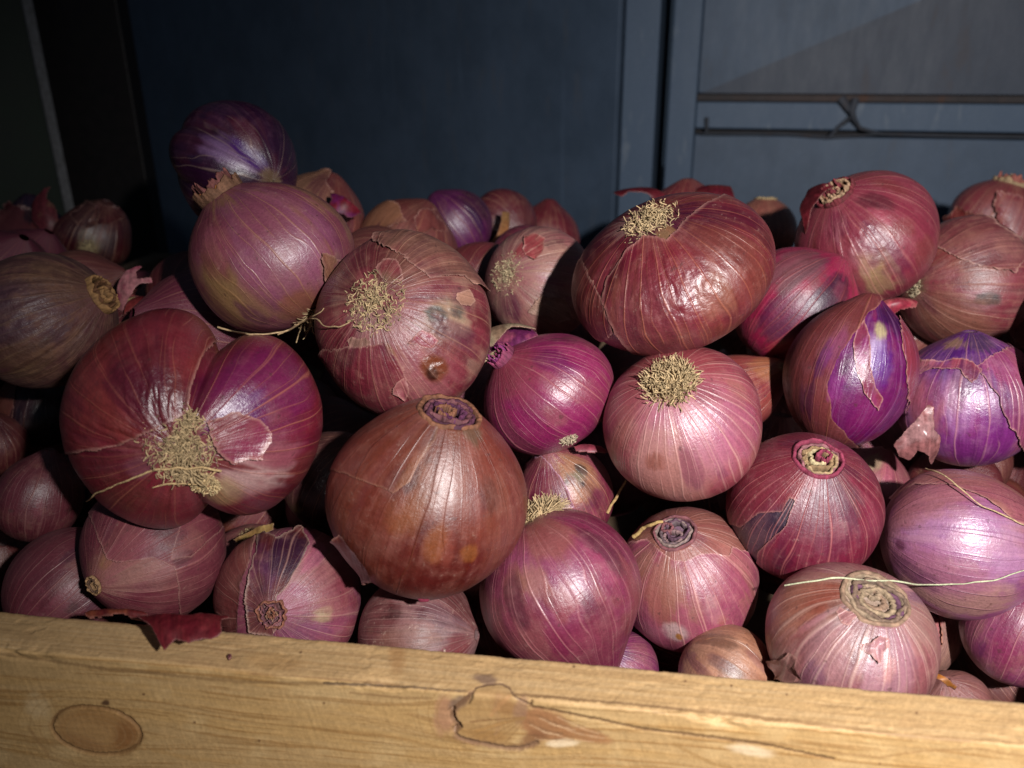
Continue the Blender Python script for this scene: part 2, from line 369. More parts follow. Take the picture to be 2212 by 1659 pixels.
        o = link(nm_, me, s.root, skin_mat('outer onion skin', s.i + 60, **{**s.k.get('mat', {}), **sh.get('mat', {})}))
        if 'label' in sh: o['label'] = sh['label']
    def roots(s, n=150, r=.28, ln=.2, curl=.5, bias=(0, 0), bs=0., kind='mat', at_=None, up=.8, thick=.00031, col=(.46, .335, .185), out=.5):
        if kind == 'mat': n = int(n * 4); ln = ln * .7
        rng = np.random.default_rng(s.seed); g = s.surf(96, 96)
        if at_ is None: A = -s.Z; P0 = g['P'][0].mean(0)
        else: P0, j = s.hit(g, at_); A = g['N'][j]
        X = nrm(np.cross(A, [.3, .2, .9])); Y = np.cross(A, X)
        rho = np.sqrt(rng.random(n)) * r * s.R; al = rng.random(n) * 2 * math.pi; L = s.R * ln * (.45 + .9 * rng.random(n))
        rad = X * np.cos(al)[:, None] + Y * np.sin(al)[:, None]
        P = P0 + rad * rho[:, None] - A * (rho ** 2 / (2 * s.R))[:, None] - A * .02 * s.R
        b = camdir((bias[0], bias[1], 0))
        d = nrm(A * up + rad * (rho / (r * s.R))[:, None] * out + b * bs + rng.normal(0, .33, (n, 3)))
        m = 9; path = np.zeros((n, m, 3)); path[:, 0] = P
        ax = nrm(rng.normal(0, 1, (n, 3)))
        for q in range(1, m):
            d = nrm(d + np.cross(ax, d) * curl * .5 + rng.normal(0, curl * .22, (n, 3)) + b * bs * .1)
            P = P + d * (L / (m - 1))[:, None]
            v = P - s.C; rr = np.linalg.norm(v, axis=1); lim = s.R * .9 * (s.hk if True else 1); bad = rr < lim
            h = (P - P0) @ A; lowb = h < -(((P - P0) ** 2).sum(1) / (1.7 * s.R)) - .01 * s.R
            P = P + A * np.where(lowb, (-(((P - P0) ** 2).sum(1) / (1.7 * s.R)) - .01 * s.R - h), 0)[:, None]
            path[:, q] = P
        tp = thick * np.linspace(1.1, .55, m)[None] * (.7 + .6 * rng.random(n))[:, None]
        V, Q = tubes(path, tp); c = np.repeat(np.array(col)[None] * (.55 + .75 * rng.random((n, 1))), m * 5, 0)
        link('root_tuft', mesh('root_tuft', V - s.o0, Q, c), s.root, M_ROOT)
    def neck(s, nr=4, h=.08, jag=.6, cols=((.4, .3, .2), (.3, .18, .15), (.2, .09, .12)), flare=.0, wob=.12, fill=True, drop=.0):
        rng = np.random.default_rng(s.seed + 2); nphi = len(s.rim); rc = s.rimc; VV = []; QQ = []; CC = []; b = 0
        ph = np.arange(nphi) * 2 * math.pi / nphi; cs = np.stack([np.cos(ph), np.sin(ph)], -1)
        for j in range(nr):
            f = 1.0 - j * (.86 / nr); ctr = rc + (s.X * rng.normal(0, .2) + s.Y * rng.normal(0, .2)) * s.rn * s.R * (j / nr)
            q = np.concatenate([cs * 1.6, np.full((nphi, 1), j * 7.1 + s.i)], 1); wv = 1 + wob * 2.4 * (fbm(q, 5, 3) - .5) * (1 + j * .5)
            hj = s.R * h * (.5 + .7 * rng.random()) * (1 + jag * 2 * (fbm(np.concatenate([cs * 3.5, np.full((nphi, 1), j * 3.3 + s.i)], 1), 9, 3) - .5)) * (1 - drop * j / nr)
            th = .045 * s.rn
            dirs = (s.rim - rc)
            for (ff, hh, tint) in ((f + .03, -.05 * s.R, .55), (f + .02 + flare, hj * .9, 1.), (f - .045 + flare, hj, 1.1), (f - .11 + flare * .5, hj * .8, .9), (f - .13, -.07 * s.R, .35)):
                VV.append(ctr + dirs * (ff * wv)[:, None] + s.Z * (hh * np.ones(nphi))[:, None])
                cc = np.array(cols[j % len(cols)]) * tint
                cn = fbm(np.concatenate([cs * 6, np.full((nphi, 1), j * 1.7)], 1), 3 + s.i, 3)
                CC.append(np.clip(cc[None] ** 1.15 * (.5 + .8 * cn[:, None]), .01, .8))
            QQ.append(gridquads(5, nphi) + b); b += 5 * nphi
        o = link('neck', mesh('neck', np.concatenate(VV) - s.o0, np.concatenate(QQ), np.concatenate(CC)), s.root, M_NECK)
    def flap(s, poly, d=None, tilt=(0, 0, 1), bend=.0, col=RED, col2=None, name='papery_flap', n=3, axis=None, label=None, rough=.45, wave=.0012):
        cx = np.mean([p[0] for p in poly]); cy = np.mean([p[1] for p in poly])
        o = sheet(name, poly, at(cx, cy, s.d if d is None else d * FO.get(s.i, 1)), nrm(camdir(tilt)), bend, col, col2, n, s.o0, s.root, s.i, rough=rough, wave=wave)
        if label: o['label'] = label

def sheet(name, poly, p0, nv, bend=0., col=RED, col2=None, n=3., o0=None, parent=None, seed=0, step=1.6, thick=.00022, rough=.45, wave=.0012, fold=None):
    col = np.array(col, float) ** 1.3; col2 = None if col2 is None else np.array(col2, float) ** 1.3
    xs = [p[0] for p in poly]; ys = [p[1] for p in poly]
    gx = np.arange(min(xs) - n * 2, max(xs) + n * 2, step); gy = np.arange(min(ys) - n * 2, max(ys) + n * 2, step); X, Y = np.meshgrid(gx, gy)
    P = onplane(X, Y, np.asarray(p0), nv); q = np.stack([X, Y, X * 0], -1)
    f = sdf(poly, X, Y) + n * 2 * (fbm(q / (n * 4 + 4), seed + 3, 3) - .5)
    sc = np.linalg.norm(at(1, 1, 1) - at(0, 1, 1)) * ((np.asarray(p0) - CP) @ FW)      # metres per photo unit there
    cx, cy = (min(xs) + max(xs)) / 2, (min(ys) + max(ys)) / 2
    hw, hh = max(max(xs) - cx, 1), max(max(ys) - cy, 1)
    z = wave * 2 * (fbm(q / 40., seed + 8, 2) - .5) + bend * (((X - cx) / hw) ** 2 * .6 + ((Y - cy) / hh) ** 2 * .8) * -1
    if fold: z = z + fold(X, Y)
    P = P + nv * z[..., None]
    Q = gridquads(len(gy), len(gx), False); keep = (f.reshape(-1)[Q] > 0).all(1); Q = Q[keep]; u, inv = np.unique(Q, return_inverse=True)
    c = np.broadcast_to(np.array(col, float), P.shape).copy()
    if col2 is not None: c = mixc(c, col2, sst(.42, .62, fbm(q / 22., seed + 12, 4)))
    # grain of the skin runs along the longer side
    st = fbm(np.stack([X / 5., Y / 60., X * 0], -1), seed + 14, 3); c = c * (.65 + .7 * st[..., None])
    c = mixc(c, (.5, .25, .22), .5 * sst(3.5, 0, f))
    o0 = P.reshape(-1, 3)[u].mean(0) if o0 is None else o0
    if 'M' not in sheet.__dict__: sheet.M = {}
    if rough not in sheet.M:
        m = simple_mat('papery peel', 0, 0, 400., rough, .25, .0004, True, .45); t = m.node_tree; pb = next(q for q in t.nodes if q.type == 'BSDF_PRINCIPLED')
        tr = t.nodes.new('ShaderNodeBsdfTranslucent'); t.links.new(pb.inputs['Base Color'].links[0].from_socket, tr.inputs[0]); mx = t.nodes.new('ShaderNodeMixShader'); mx.inputs[0].default_value = .35
        t.links.new(pb.outputs[0], mx.inputs[1]); t.links.new(tr.outputs[0], mx.inputs[2]); t.links.new(mx.outputs[0], next(q for q in t.nodes if q.type == 'OUTPUT_MATERIAL').inputs[0]); sheet.M[rough] = m
    o = link(name, mesh(name, P.reshape(-1, 3)[u] - o0, inv.reshape(-1, 4), np.clip(c.reshape(-1, 3)[u], .004, .85)), parent, sheet.M[rough], None if parent is not None else o0)
    md = o.modifiers.new('thickness', 'SOLIDIFY'); md.thickness = thick; md.offset = 0
    return o
WORLD_STR, LAMP_W, SPOT_DEG, SPOT_BL, AIM = .036, 27., 117., 1., (.26, .30, 0.)
G = 'red onions heaped in the crate'
def O(*a, **k): return Onion(*a, **k).build()
O(1, 588, 556, 176, 'brownish lilac onion with ochre stains and broken brown neck, below the highest dark purple one',
  ax=(-.56, .77, .3), hk=.9, rn=.27, nh=.08, base=[(.36, .12, .14), (.4, .16, .2), (.42, .22, .14)], crater=.16, cratercol=(.03, .015, .015),
  mat=dict(nv=16, vein=(.52, .3, .15), va=.5, vw=.06, fib=.16, mot=(.42, .24, .14), ma=.3, rough=.33, dark=.12, dust=.35),
  paint=[(592, 545, 115, (.42, .17, .25), .75), (470, 590, 38, OCH, .75, dict(n=1.1)), (520, 660, 50, (.42, .27, .13), .7, dict(n=1.1)), (480, 640, 40, (.43, .28, .12), .6, dict(n=1.1)),
         (660, 660, 45, (.42, .2, .08), .7), (718, 585, 30, (.5, .36, .22), .7), (455, 520, 50, (.3, .08, .09), .6), (712, 612, 16, (.25, .08, .015), .95, dict(r=.0, s=.2, n=.4)), (556, 480, 55, (.36, .12, .14), .5)],
  neck=dict(nr=6, h=.2, jag=.9, cols=((.3, .16, .1), (.4, .17, .06), (.25, .1, .09), (.42, .27, .13)), flare=.06),
  shell=[dict(poly=[(690, 545), (740, 560), (790, 560), (790, 720), (690, 700), (703, 640)], base=[(.5, .33, .22), (.4, .2, .12)], n=9, curl=.05)],
  roots=dict(n=26, r=.12, ln=.4, curl=.5, at_=(690, 668), bias=(-.9, -.35), bs=1.0, thick=.0004))
O(2, 872, 702, 195, 'dusty reddish brown onion with curly root tuft, grey scab and a shiny orange sore',
  pole=('root', (806, 648)), hk=.88, base=[(.4, .09, .1), (.28, .055, .055), (.5, .29, .21)], roothalo=.36, wm=[(930, 760, 90, .8), (760, 800, 80, .8)], wr=[(968, 690, 42, .018, 13, 30), (941, 798, 22, .03, 12, 30), (800, 790, 90, .006, 9, 5)],
  flake=[(905, 735, 22, (.38, .06, .09)), (1010, 640, 16, (.5, .3, .2)), (850, 590, 24, (.3, .06, .06)), (770, 740, 18, (.45, .27, .2)), (870, 840, 20, (.45, .16, .16))],
  mat=dict(nv=30, vein=(.55, .32, .22), va=.35, fib=.4, mot=(.46, .28, .2), ma=.5, rough=.4, dark=.4, dust=.4),
  paint=[(830, 790, 90, (.4, .06, .1), .7, dict(st=1.8, n=1.1)), (820, 720, 55, (.55, .4, .33), .5, dict(st=1.6, n=1.2)), (905, 640, 60, (.38, .05, .06), .5, dict(n=1.2)), (905, 800, 60, (.55, .26, .24), .6, dict(st=2, n=1.2)),
         (968, 690, 46, (.5, .37, .24), .95, dict(st=1.1, n=.9, r=.6)), (942, 677, 17, (.1, .09, .07), .9, dict(n=1.3, r=.7)), (990, 672, 14, (.14, .11, .08), .8, dict(n=1.4, r=.7)), (955, 712, 12, (.16, .12, .08), .6, dict(n=1.4)),
         (940, 797, 25, (.34, .12, .02), .95, dict(r=0, n=.5)), (935, 808, 12, (.1, .03, .005), .9, dict(r=0, n=.8)), (845, 770, 20, (.5, .25, .08), .7, dict(n=1)), (835, 545, 60, (.26, .06, .05), .7), (770, 600, 45, (.25, .05, .05), .7), (905, 560, 60, (.4, .22, .14), .6)],
  shell=[dict(poly=[(870, 560), (930, 600), (1000, 605), (1070, 640), (1100, 560), (960, 470), (840, 490), (800, 520)], base=[(.38, .15, .11), (.42, .22, .15)], n=12, curl=.05),
         dict(poly=[(830, 740), (870, 790), (880, 850), (905, 880), (880, 930), (760, 920), (660, 820), (690, 760)], base=[(.34, .05, .07), (.42, .12, .12)], n=14, curl=.03, off=.008),
         dict(poly=[(965, 690), (1000, 700), (1005, 740), (990, 752), (978, 720)], one=1, base=[(.5, .28, .14)], n=5, curl=.05, edgecol=(.3, .14, .05))],
  roots=dict(n=420, r=.31, ln=.16, curl=1.1, up=.8, bias=(-.4, -.5), bs=.15))
O(3, 428, 908, 250, 'big heart shaped twin onion with a deep cleft and two root tufts',
  pole=('root', (385, 968)), hk=.86, el=((1, -.12), 1.07), rn=.1, lump=.03, cleft=[((452, 760), .4, .24), ((425, 1110), .3, .25)],
  base=[(.27, .035, .055), (.33, .05, .06), (.28, .07, .06)], roothalo=.2, wm=[(310, 880, 110, 1.), (240, 1000, 90, 1.), (590, 1040, 90, .5)],
  wr=[(305, 870, 110, .02, 3, 9), (240, 960, 90, .018, 4, 8)],
  mat=dict(nv=20, vein=(.5, .2, .14), va=.65, vw=.06, fib=.25, mot=(.4, .18, .14), ma=.2, rough=.27, dark=.3, dust=.12),
  paint=[(575, 850, 105, (.26, .03, .13), .9, dict(n=.4)), (520, 905, 45, (.2, .03, .22), .7, dict(n=1)), (515, 920, 22, (.45, .3, .2), .6, dict(n=1.2)), (590, 1000, 62, (.6, .44, .4), .85, dict(st=1.1, n=1.2)), (540, 1040, 40, (.62, .42, .38), .7, dict(n=1.3)), (480, 1070, 34, (.55, .42, .22), .7),
         (620, 960, 55, (.3, .04, .09), .6), (560, 1105, 70, (.24, .025, .04), .8), (310, 985, 40, (.4, .2, .14), .6, dict(n=1.3)), (300, 1010, 26, (.4, .25, .3), .5), (390, 865, 26, (.36, .04, .03), .8), (480, 720, 55, (.36, .12, .06), .9), (250, 930, 100, (.25, .035, .06), .5)],
  shell=[dict(poly=[(520, 712), (490, 728), (455, 745), (430, 780), (410, 840), (402, 890), (380, 905), (330, 930), (250, 965), (120, 985), (110, 700), (300, 620), (520, 640)], base=[(.34, .08, .05), (.3, .055, .055)], n=4, curl=.015, off=.016, paint=[(475, 735, 60, (.38, .14, .08), .9)], wr=1),
         dict(poly=[(445, 910), (500, 890), (560, 905), (585, 935), (560, 985), (500, 1000), (460, 960)], one=1, base=[(.3, .035, .09), (.34, .06, .12)], n=9, curl=.05, off=.01)],
  roots=dict(n=480, r=.27, ln=.15, curl=.9, up=.9, bias=(.1, .6), bs=.25, out=.4), root2=dict(n=130, r=.12, ln=.05, curl=.6, at_=(440, 1045), up=.9, col=(.6, .45, .24)))
O(4, 335, 1182, 150, 'dusty rose onion with a dry neck hole facing left, behind the crate board',
  pole=('neck', (217, 1255)), hk=.97, rn=.13, nh=.12, nw=.35, base=[(.3, .075, .095), (.34, .1, .11), (.33, .13, .11)], crater=.1, cratercol=(.03, .02, .015),
  mat=dict(nv=22, vein=(.48, .22, .2), va=.5, vw=.08, fib=.22, mot=(.4, .2, .17), ma=.35, rough=.5, dark=.12, dust=.3, spec=.35),
  paint=[(262, 1225, 45, (.5, .3, .2), .7, dict(st=1.6)), (300, 1240, 40, (.5, .28, .24), .5, dict(st=2)), (228, 1215, 14, (.5, .32, .12), .9)], roothalo=.1,
  shell=[dict(poly=[(388, 1330), (382, 1260), (375, 1225), (330, 1205), (262, 1215), (235, 1210), (180, 1080), (300, 1000), (420, 1040), (390, 1130), (372, 1205), (410, 1200), (520, 1100), (540, 1360)][::-1], base=[(.3, .085, .1), (.35, .12, .115)], n=4, off=.012, curl=.03, edge=.4)],
  neck=dict(nr=3, h=.07, jag=.7, cols=((.42, .26, .14), (.2, .12, .08))))
O(5, 925, 1078, 205, 'large rusty orange brown onion with a purple crater of a neck facing up',
  pole=('neck', (967, 912)), hk=.97, rn=.3, nh=.2, nw=.55, mauve=.03, lump=.05, base=[(.36, .1, .055), (.38, .13, .07), (.38, .13, .1)], crater=.1, cratercol=(.14, .035, .09), roothalo=.02,
  mat=dict(nv=13, vein=(.16, .04, .02), va=.6, vw=.05, fib=.2, mot=(.4, .2, .14), ma=.4, rough=.36, dark=.18, dust=.3),
  paint=[(925, 1225, 105, (.24, .03, .018), .85, dict(n=.7, st=.9)), (880, 1085, 48, (.44, .18, .06), .8, dict(st=1.7, n=.8)), (880, 990, 30, (.42, .15, .06), .7, dict(st=2)), (962, 1050, 34, (.5, .27, .22), .85, dict(st=1.7, n=.5)), (945, 1175, 24, (.5, .2, .04), .7, dict(st=2)), (1010, 1195, 18, (.5, .22, .05), .7, dict(n=1.2)), (820, 1050, 70, (.34, .09, .05), .5),
         (880, 1030, 20, (.15, .06, .04), .6, dict(n=1.4)), (1060, 1070, 26, (.2, .07, .05), .5, dict(n=1.4)), (1000, 980, 60, (.42, .15, .1), .6), (840, 950, 70, (.38, .15, .09), .5), (1015, 925, 26, (.3, .2, .13), .8, dict(n=1.2)), (905, 895, 22, (.25, .14, .12), .7, dict(n=1.2))],
  shell=[dict(poly=[(700, 1010), (790, 1042), (850, 1066), (885, 1042), (905, 1000), (940, 950), (950, 880), (880, 820), (740, 880)], base=[(.38, .12, .07), (.36, .11, .055), (.4, .16, .11)], n=5, off=.01, curl=.0, edge=.3, edgecol=(.46, .24, .15),
              paint=[(962, 1050, 34, (.5, .27, .22), .85, dict(st=1.7, n=.5)), (880, 1030, 20, (.15, .06, .04), .6, dict(n=1.4)), (900, 1060, 44, (.44, .18, .06), .8, dict(st=1.7, n=.8)), (1060, 1070, 26, (.2, .07, .05), .5, dict(n=1.4)), (1015, 925, 26, (.3, .2, .13), .8, dict(n=1.2))]),
         dict(poly=[(735, 1150), (800, 1215), (815, 1245), (760, 1260), (700, 1200)], base=[(.3, .06, .05)], n=5, curl=.07)],
  neck=dict(nr=5, h=.04, jag=.8, cols=((.26, .12, .07), (.12, .04, .07), (.2, .08, .09), (.13, .04, .09)), wob=.2),
  flap=[dict(poly=[(886, 1268), (940, 1266), (934, 1284), (926, 1304), (904, 1306), (898, 1284)], tilt=(0, -.1, 1), bend=.003, col=(.42, .1, .16), col2=(.4, .2, .12), name='torn_skin_tab', d=.328, n=1.)])
O(6, 1184, 848, 142, 'glossy magenta onion lying sideways with a stubby purple neck and dry leaf tips',
  ax=(-.72, .58, .36), hk=.83, rn=.2, nh=.08, el=((1, -.2), 1.05), base=[(.34, .045, .14), (.38, .05, .16), (.36, .09, .14)], cratercol=(.12, .04, .08), roothalo=.05,
  mat=dict(nv=24, vein=(.52, .24, .24), va=.5, vw=.09, fib=.2, mot=(.4, .2, .17), ma=.15, rough=.29, dark=.12, dust=.22),
  paint=[(1110, 800, 60, (.35, .09, .1), .7), (1190, 775, 30, (.24, .03, .14), .6, dict(n=1.2)), (1220, 800, 26, (.26, .03, .15), .5, dict(n=1.2)), (1200, 920, 70, (.36, .03, .16), .6)],  # includes purple shadow spots painted into the upper skin
  neck=dict(nr=4, h=.16, jag=.8, cols=((.3, .07, .14), (.26, .05, .17), (.45, .36, .26))),
  flap=[dict(poly=[(1048, 700), (1085, 688), (1150, 690), (1155, 700), (1105, 706), (1070, 730), (1052, 735)], tilt=(-.2, .6, .6), bend=.004, col=(.52, .42, .3), col2=(.4, .28, .2), name='dry_leaf_tip', n=1.5, d=.385),
        dict(poly=[(1075, 700), (1140, 698), (1162, 720), (1120, 745), (1060, 765), (1048, 740)], tilt=(-.3, .3, .8), bend=.006, col=(.24, .05, .16), col2=(.4, .12, .2), name='neck_leaf', n=2, d=.39),
        dict(poly=[(1035, 775), (1075, 752), (1082, 762), (1045, 785)], tilt=(-.2, .4, .8), col=(.55, .46, .3), name='dry_leaf_tip', n=1, d=.385)],
  roots=dict(n=60, r=.1, ln=.12, at_=(1228, 948), curl=.7, bias=(.7, -.2), bs=.5, col=(.4, .32, .22)))
O(7, 1450, 588, 215, 'wide flattened dark red onion with a pale root tuft on top',
  pole=('root', (1404, 468)), hk=.67, rn=.1, lump=.035, base=[(.26, .03, .045), (.33, .06, .06), (.32, .1, .06)], wm=[(1450, 660, 100, 1.), (1540, 650, 90, .7)],
  wr=[(1440, 640, 85, .024, 3, 6), (1530, 620, 80, .018, 5, 5), (1330, 620, 70, .012, 7, 3)], roothalo=.2,
  mat=dict(nv=26, vein=(.5, .2, .12), va=.4, vw=.08, fib=.28, mot=(.42, .2, .14), ma=.3, rough=.31, dark=.3, dust=.35),
  paint=[(1290, 530, 70, (.2, .03, .06), .8, dict(n=.9)), (1500, 500, 70, (.14, .02, .07), .8, dict(n=1)), (1420, 510, 60, (.17, .02, .07), .8, dict(n=1)), (1370, 480, 40, (.55, .4, .33), .6, dict(n=1.4)), (1440, 510, 20, (.5, .35, .15), .7, dict(n=1.2)), (1590, 560, 70, (.36, .12, .06), .7, dict(st=1.6)), (1540, 640, 40, (.46, .24, .12), .5, dict(n=1)), (1400, 720, 90, (.32, .08, .1), .5), (1275, 600, 40, (.3, .09, .05), .6, dict(st=2)), (1330, 620, 40, (.3, .08, .1), .5)],
  shell=[dict(poly=[(1392, 512), (1352, 545), (1310, 600), (1300, 650), (1330, 720), (1420, 820), (1750, 820), (1750, 500), (1600, 400), (1500, 460), (1440, 520)], base=[(.31, .04, .06), (.33, .07, .06), (.34, .11, .065)], n=5, off=.014, curl=.02, edge=.35,
              paint=[(1540, 500, 50, (.14, .02, .07), .7, dict(n=1.1)), (1590, 560, 70, (.36, .12, .06), .7, dict(st=1.6)), (1440, 640, 80, (.34, .04, .055), .6), (1540, 640, 36, (.48, .26, .14), .5, dict(n=1)), (1400, 720, 90, (.33, .1, .12), .5)]),
         dict(poly=[(1210, 560), (1260, 560), (1300, 640), (1330, 720), (1300, 740), (1200, 680)], base=[(.27, .06, .05), (.2, .035, .06)], n=8, off=.008, curl=.02)],
  roots=dict(n=430, r=.27, ln=.15, curl=.9, up=.8, bias=(.3, -.3), bs=.12, out=.6))
O(8, 1474, 915, 169, 'round pale pink onion with a brushy straw root tuft, beneath the flattened dark red one',
  pole=('root', (1440, 822)), hk=.96, lump=.025, base=[(.42, .12, .13), (.46, .16, .17), (.46, .2, .17)], roothalo=.25,
  mat=dict(nv=24, vein=(.62, .38, .34), va=.5, vw=.12, fib=.22, mot=(.5, .28, .22), ma=.25, rough=.29, dark=.1, dust=.18),
  paint=[(1490, 940, 95, (.52, .25, .3), .8, dict(n=.5)), (1600, 930, 60, (.46, .17, .24), .6), (1420, 1010, 70, (.55, .33, .27), .75, dict(n=.9)), (1470, 1050, 70, (.5, .26, .2), .6), (1415, 1000, 16, (.32, .12, .06), .6, dict(n=1.3)), (1400, 770, 60, (.38, .1, .09), .7), (1500, 770, 60, (.36, .09, .08), .6), (1520, 850, 24, (.26, .03, .05), .6, dict(n=1.2)), (1350, 850, 50, (.4, .12, .12), .6)],  # first patch paints the pale lilac highlight into the skin
  roots=dict(n=300, r=.26, ln=.24, curl=.35, up=.55, bias=(.75, .25), bs=.45, out=.5))
O(9, 1715, 668, 138, 'streaky crimson onion with dark purple patches, tucked behind the flattened dark red onion',
  ax=(.62, .7, .25), hk=.95, dim=1.15, base=[(.34, .012, .075), (.4, .03, .09), (.28, .03, .06)], roothalo=.02,
  mat=dict(nv=22, vein=(.4, .1, .09), va=.4, fib=.35, mot=(.38, .16, .14), ma=.08, rough=.4, dark=.4, dust=.1),
  paint=[(1805, 630, 24, (.06, .01, .05), .85, dict(st=2.2, n=.8)), (1765, 660, 18, (.07, .01, .06), .8, dict(st=2, n=.8)), (1700, 690, 40, (.14, .02, .09), .7, dict(st=1.6)), (1720, 570, 50, (.17, .09, .08), .7, dict(r=.7)), (1690, 760, 30, (.36, .08, .03), .6)])
O(10, 1870, 520, 148, 'shiny rose red onion with a dark torn neck flap, against the right panel',
  ax=(-.62, .6, .42), hk=.93, rn=.26, nh=.06, base=[(.4, .085, .11), (.43, .11, .13), (.38, .1, .09)], cratercol=(.05, .03, .03), crater=.1, roothalo=.02, wm=[(1850, 530, 80, .9)], wr=[(1840, 520, 60, .025, 3, 9)],
  mat=dict(nv=20, vein=(.55, .25, .22), va=.4, fib=.15, mot=(.46, .22, .2), ma=.2, rough=.33, dark=.08, dust=.1),
  paint=[(1890, 572, 26, (.55, .42, .16), .9, dict(n=.9)), (1905, 605, 30, (.48, .34, .18), .8, dict(n=1.2)), (1870, 550, 30, (.55, .3, .3), .5)],
  neck=dict(nr=5, h=.1, jag=1., cols=((.2, .04, .05), (.42, .28, .18), (.3, .16, .1))),
  flap=[dict(poly=[(1728, 490), (1722, 440), (1740, 395), (1772, 380), (1800, 382), (1840, 385), (1852, 392), (1800, 398), (1778, 415), (1752, 450), (1738, 480)], tilt=(-.5, .3, .8), bend=.01, col=(.3, .05, .07), col2=(.16, .03, .04), n=3, d=.47)])
O(11, 2085, 612, 138, 'dull pinkish brown onion with its root end turned left, behind the torn purple onions',
  pole=('root', (1972, 618)), hk=.95, base=[(.39, .085, .1), (.4, .14, .13), (.42, .2, .17)], wm=[(2060, 560, 60, .6)],
  mat=dict(nv=24, vein=(.5, .28, .2), va=.35, fib=.35, mot=(.45, .26, .18), ma=.5, rough=.42, dark=.2, dust=.3),
  paint=[(2080, 520, 45, (.42, .12, .06), .6, dict(st=1.6)), (2115, 650, 24, (.6, .4, .42), .5), (2135, 640, 14, (.14, .1, .09), .9, dict(n=1.3)), (2060, 700, 60, (.42, .2, .11), .7), (2140, 560, 50, (.4, .2, .12), .6)],
  shell=[dict(poly=[(2070, 560), (2120, 575), (2190, 590), (2240, 540), (2120, 460), (2010, 470), (2000, 520)], base=[(.36, .11, .1), (.42, .18, .16)], n=7, curl=.04, edge=.7)],
  roots=dict(n=60, r=.16, ln=.12, curl=.8, col=(.5, .4, .26)))
O(12, 1834, 810, 132, 'onion with brown skin torn open over bright violet flesh and a white streak',
  ax=(.18, .93, .22), hk=1.2, rn=.08, nh=.16, base=[(.24, .02, .17), (.2, .02, .2), (.27, .025, .14)], roothalo=.02,
  mat=dict(nv=14, vein=(.5, .25, .45), va=.25, fib=.2, mot=(.4, .14, .22), ma=.12, rough=.27, dark=.2, dust=.08),
  paint=[(1893, 765, 20, (.5, .4, .55), .85, dict(st=2.6, n=.8, s=.5)), (1900, 712, 15, (.55, .48, .25), .85, dict(st=1.5, n=.8)), (1905, 800, 26, (.16, .02, .28), .7, dict(st=2)), (1925, 690, 30, (.07, .015, .1), .7), (1850, 900, 60, (.28, .02, .15), .6), (1820, 800, 40, (.2, .02, .2), .5)],
  shell=[dict(poly=[(1640, 640), (1880, 590), (1905, 650), (1862, 700), (1818, 760), (1790, 830), (1800, 900), (1850, 960), (1930, 985), (1700, 1020)], base=[(.26, .07, .055), (.29, .085, .07), (.24, .06, .055)], n=5, off=.02, curl=.03, edge=.5, edgecol=(.4, .17, .13), mat=dict(va=.3, rough=.5, vein=(.4, .18, .1), spec=.3)),
         dict(poly=[(1868, 690), (1880, 730), (1878, 790), (1890, 840), (1905, 860), (1895, 885), (1868, 850), (1850, 800), (1842, 750), (1850, 710)], one=1, base=[(.34, .07, .09), (.3, .06, .12)], n=4, off=.008, curl=.03, edge=.6, res=(900, 520)),
         dict(poly=[(1940, 640), (1945, 720), (1955, 800), (1958, 880), (1950, 1000), (2010, 1000), (2010, 640)], base=[(.34, .07, .09), (.38, .1, .12)], n=8, off=.02, curl=.03, edge=.5)],
  flap=[dict(poly=[(1905, 640), (1955, 632), (1990, 640), (1985, 658), (1940, 668), (1908, 660)], tilt=(0, .4, .8), bend=.006, col=(.4, .06, .1), col2=(.42, .13, .14), d=.405)])
O(13, 2090, 865, 145, 'violet and white onion losing flakes of pink skin, leaning against the torn violet onion',
  ax=(-.1, .95, .25), hk=.98, base=[(.28, .07, .24), (.42, .2, .36), (.36, .1, .2)], roothalo=.02, wm=[(2060, 850, 100, .6)],
  mat=dict(nv=16, vein=(.58, .3, .32), va=.5, vw=.08, fib=.32, mot=(.5, .3, .4), ma=.4, rough=.29, dark=.25, dust=.12),
  paint=[(2080, 740, 70, (.13, .03, .22), .8, dict(n=1)), (2060, 742, 22, (.4, .28, .1), .7, dict(n=1.2, st=.8)), (2120, 742, 22, (.14, .1, .12), .6, dict(n=1.3)), (2070, 870, 42, (.62, .46, .6), .75, dict(st=2, n=1)), (2120, 940, 70, (.3, .05, .26), .6), (2160, 850, 50, (.26, .06, .24), .6), (2000, 880, 44, (.42, .14, .14), .7)],
  shell=[dict(poly=[(1950, 770), (2010, 782), (2060, 775), (2100, 780), (2120, 800), (2100, 830), (2075, 800), (2010, 800), (1960, 830), (1920, 800)], base=[(.42, .12, .14), (.44, .17, .18)], n=6, off=.012, curl=.05, edge=.6),
         dict(poly=[(2110, 790), (2170, 750), (2230, 735), (2260, 900), (2230, 1020), (2190, 940), (2150, 850)], base=[(.36, .1, .2), (.42, .14, .2)], n=10, off=.014, curl=.03)],
  flap=[dict(poly=[(1935, 970), (1955, 935), (1985, 905), (2012, 880), (2025, 885), (2020, 930), (2042, 950), (2038, 985), (2020, 1012), (2008, 990), (1985, 978), (1970, 1005), (1948, 995)], tilt=(-.2, -.2, .9), bend=.006, col=(.5, .3, .3), col2=(.42, .2, .2), name='papery_flake', n=5, d=.392, rough=.3, wave=.0035)])
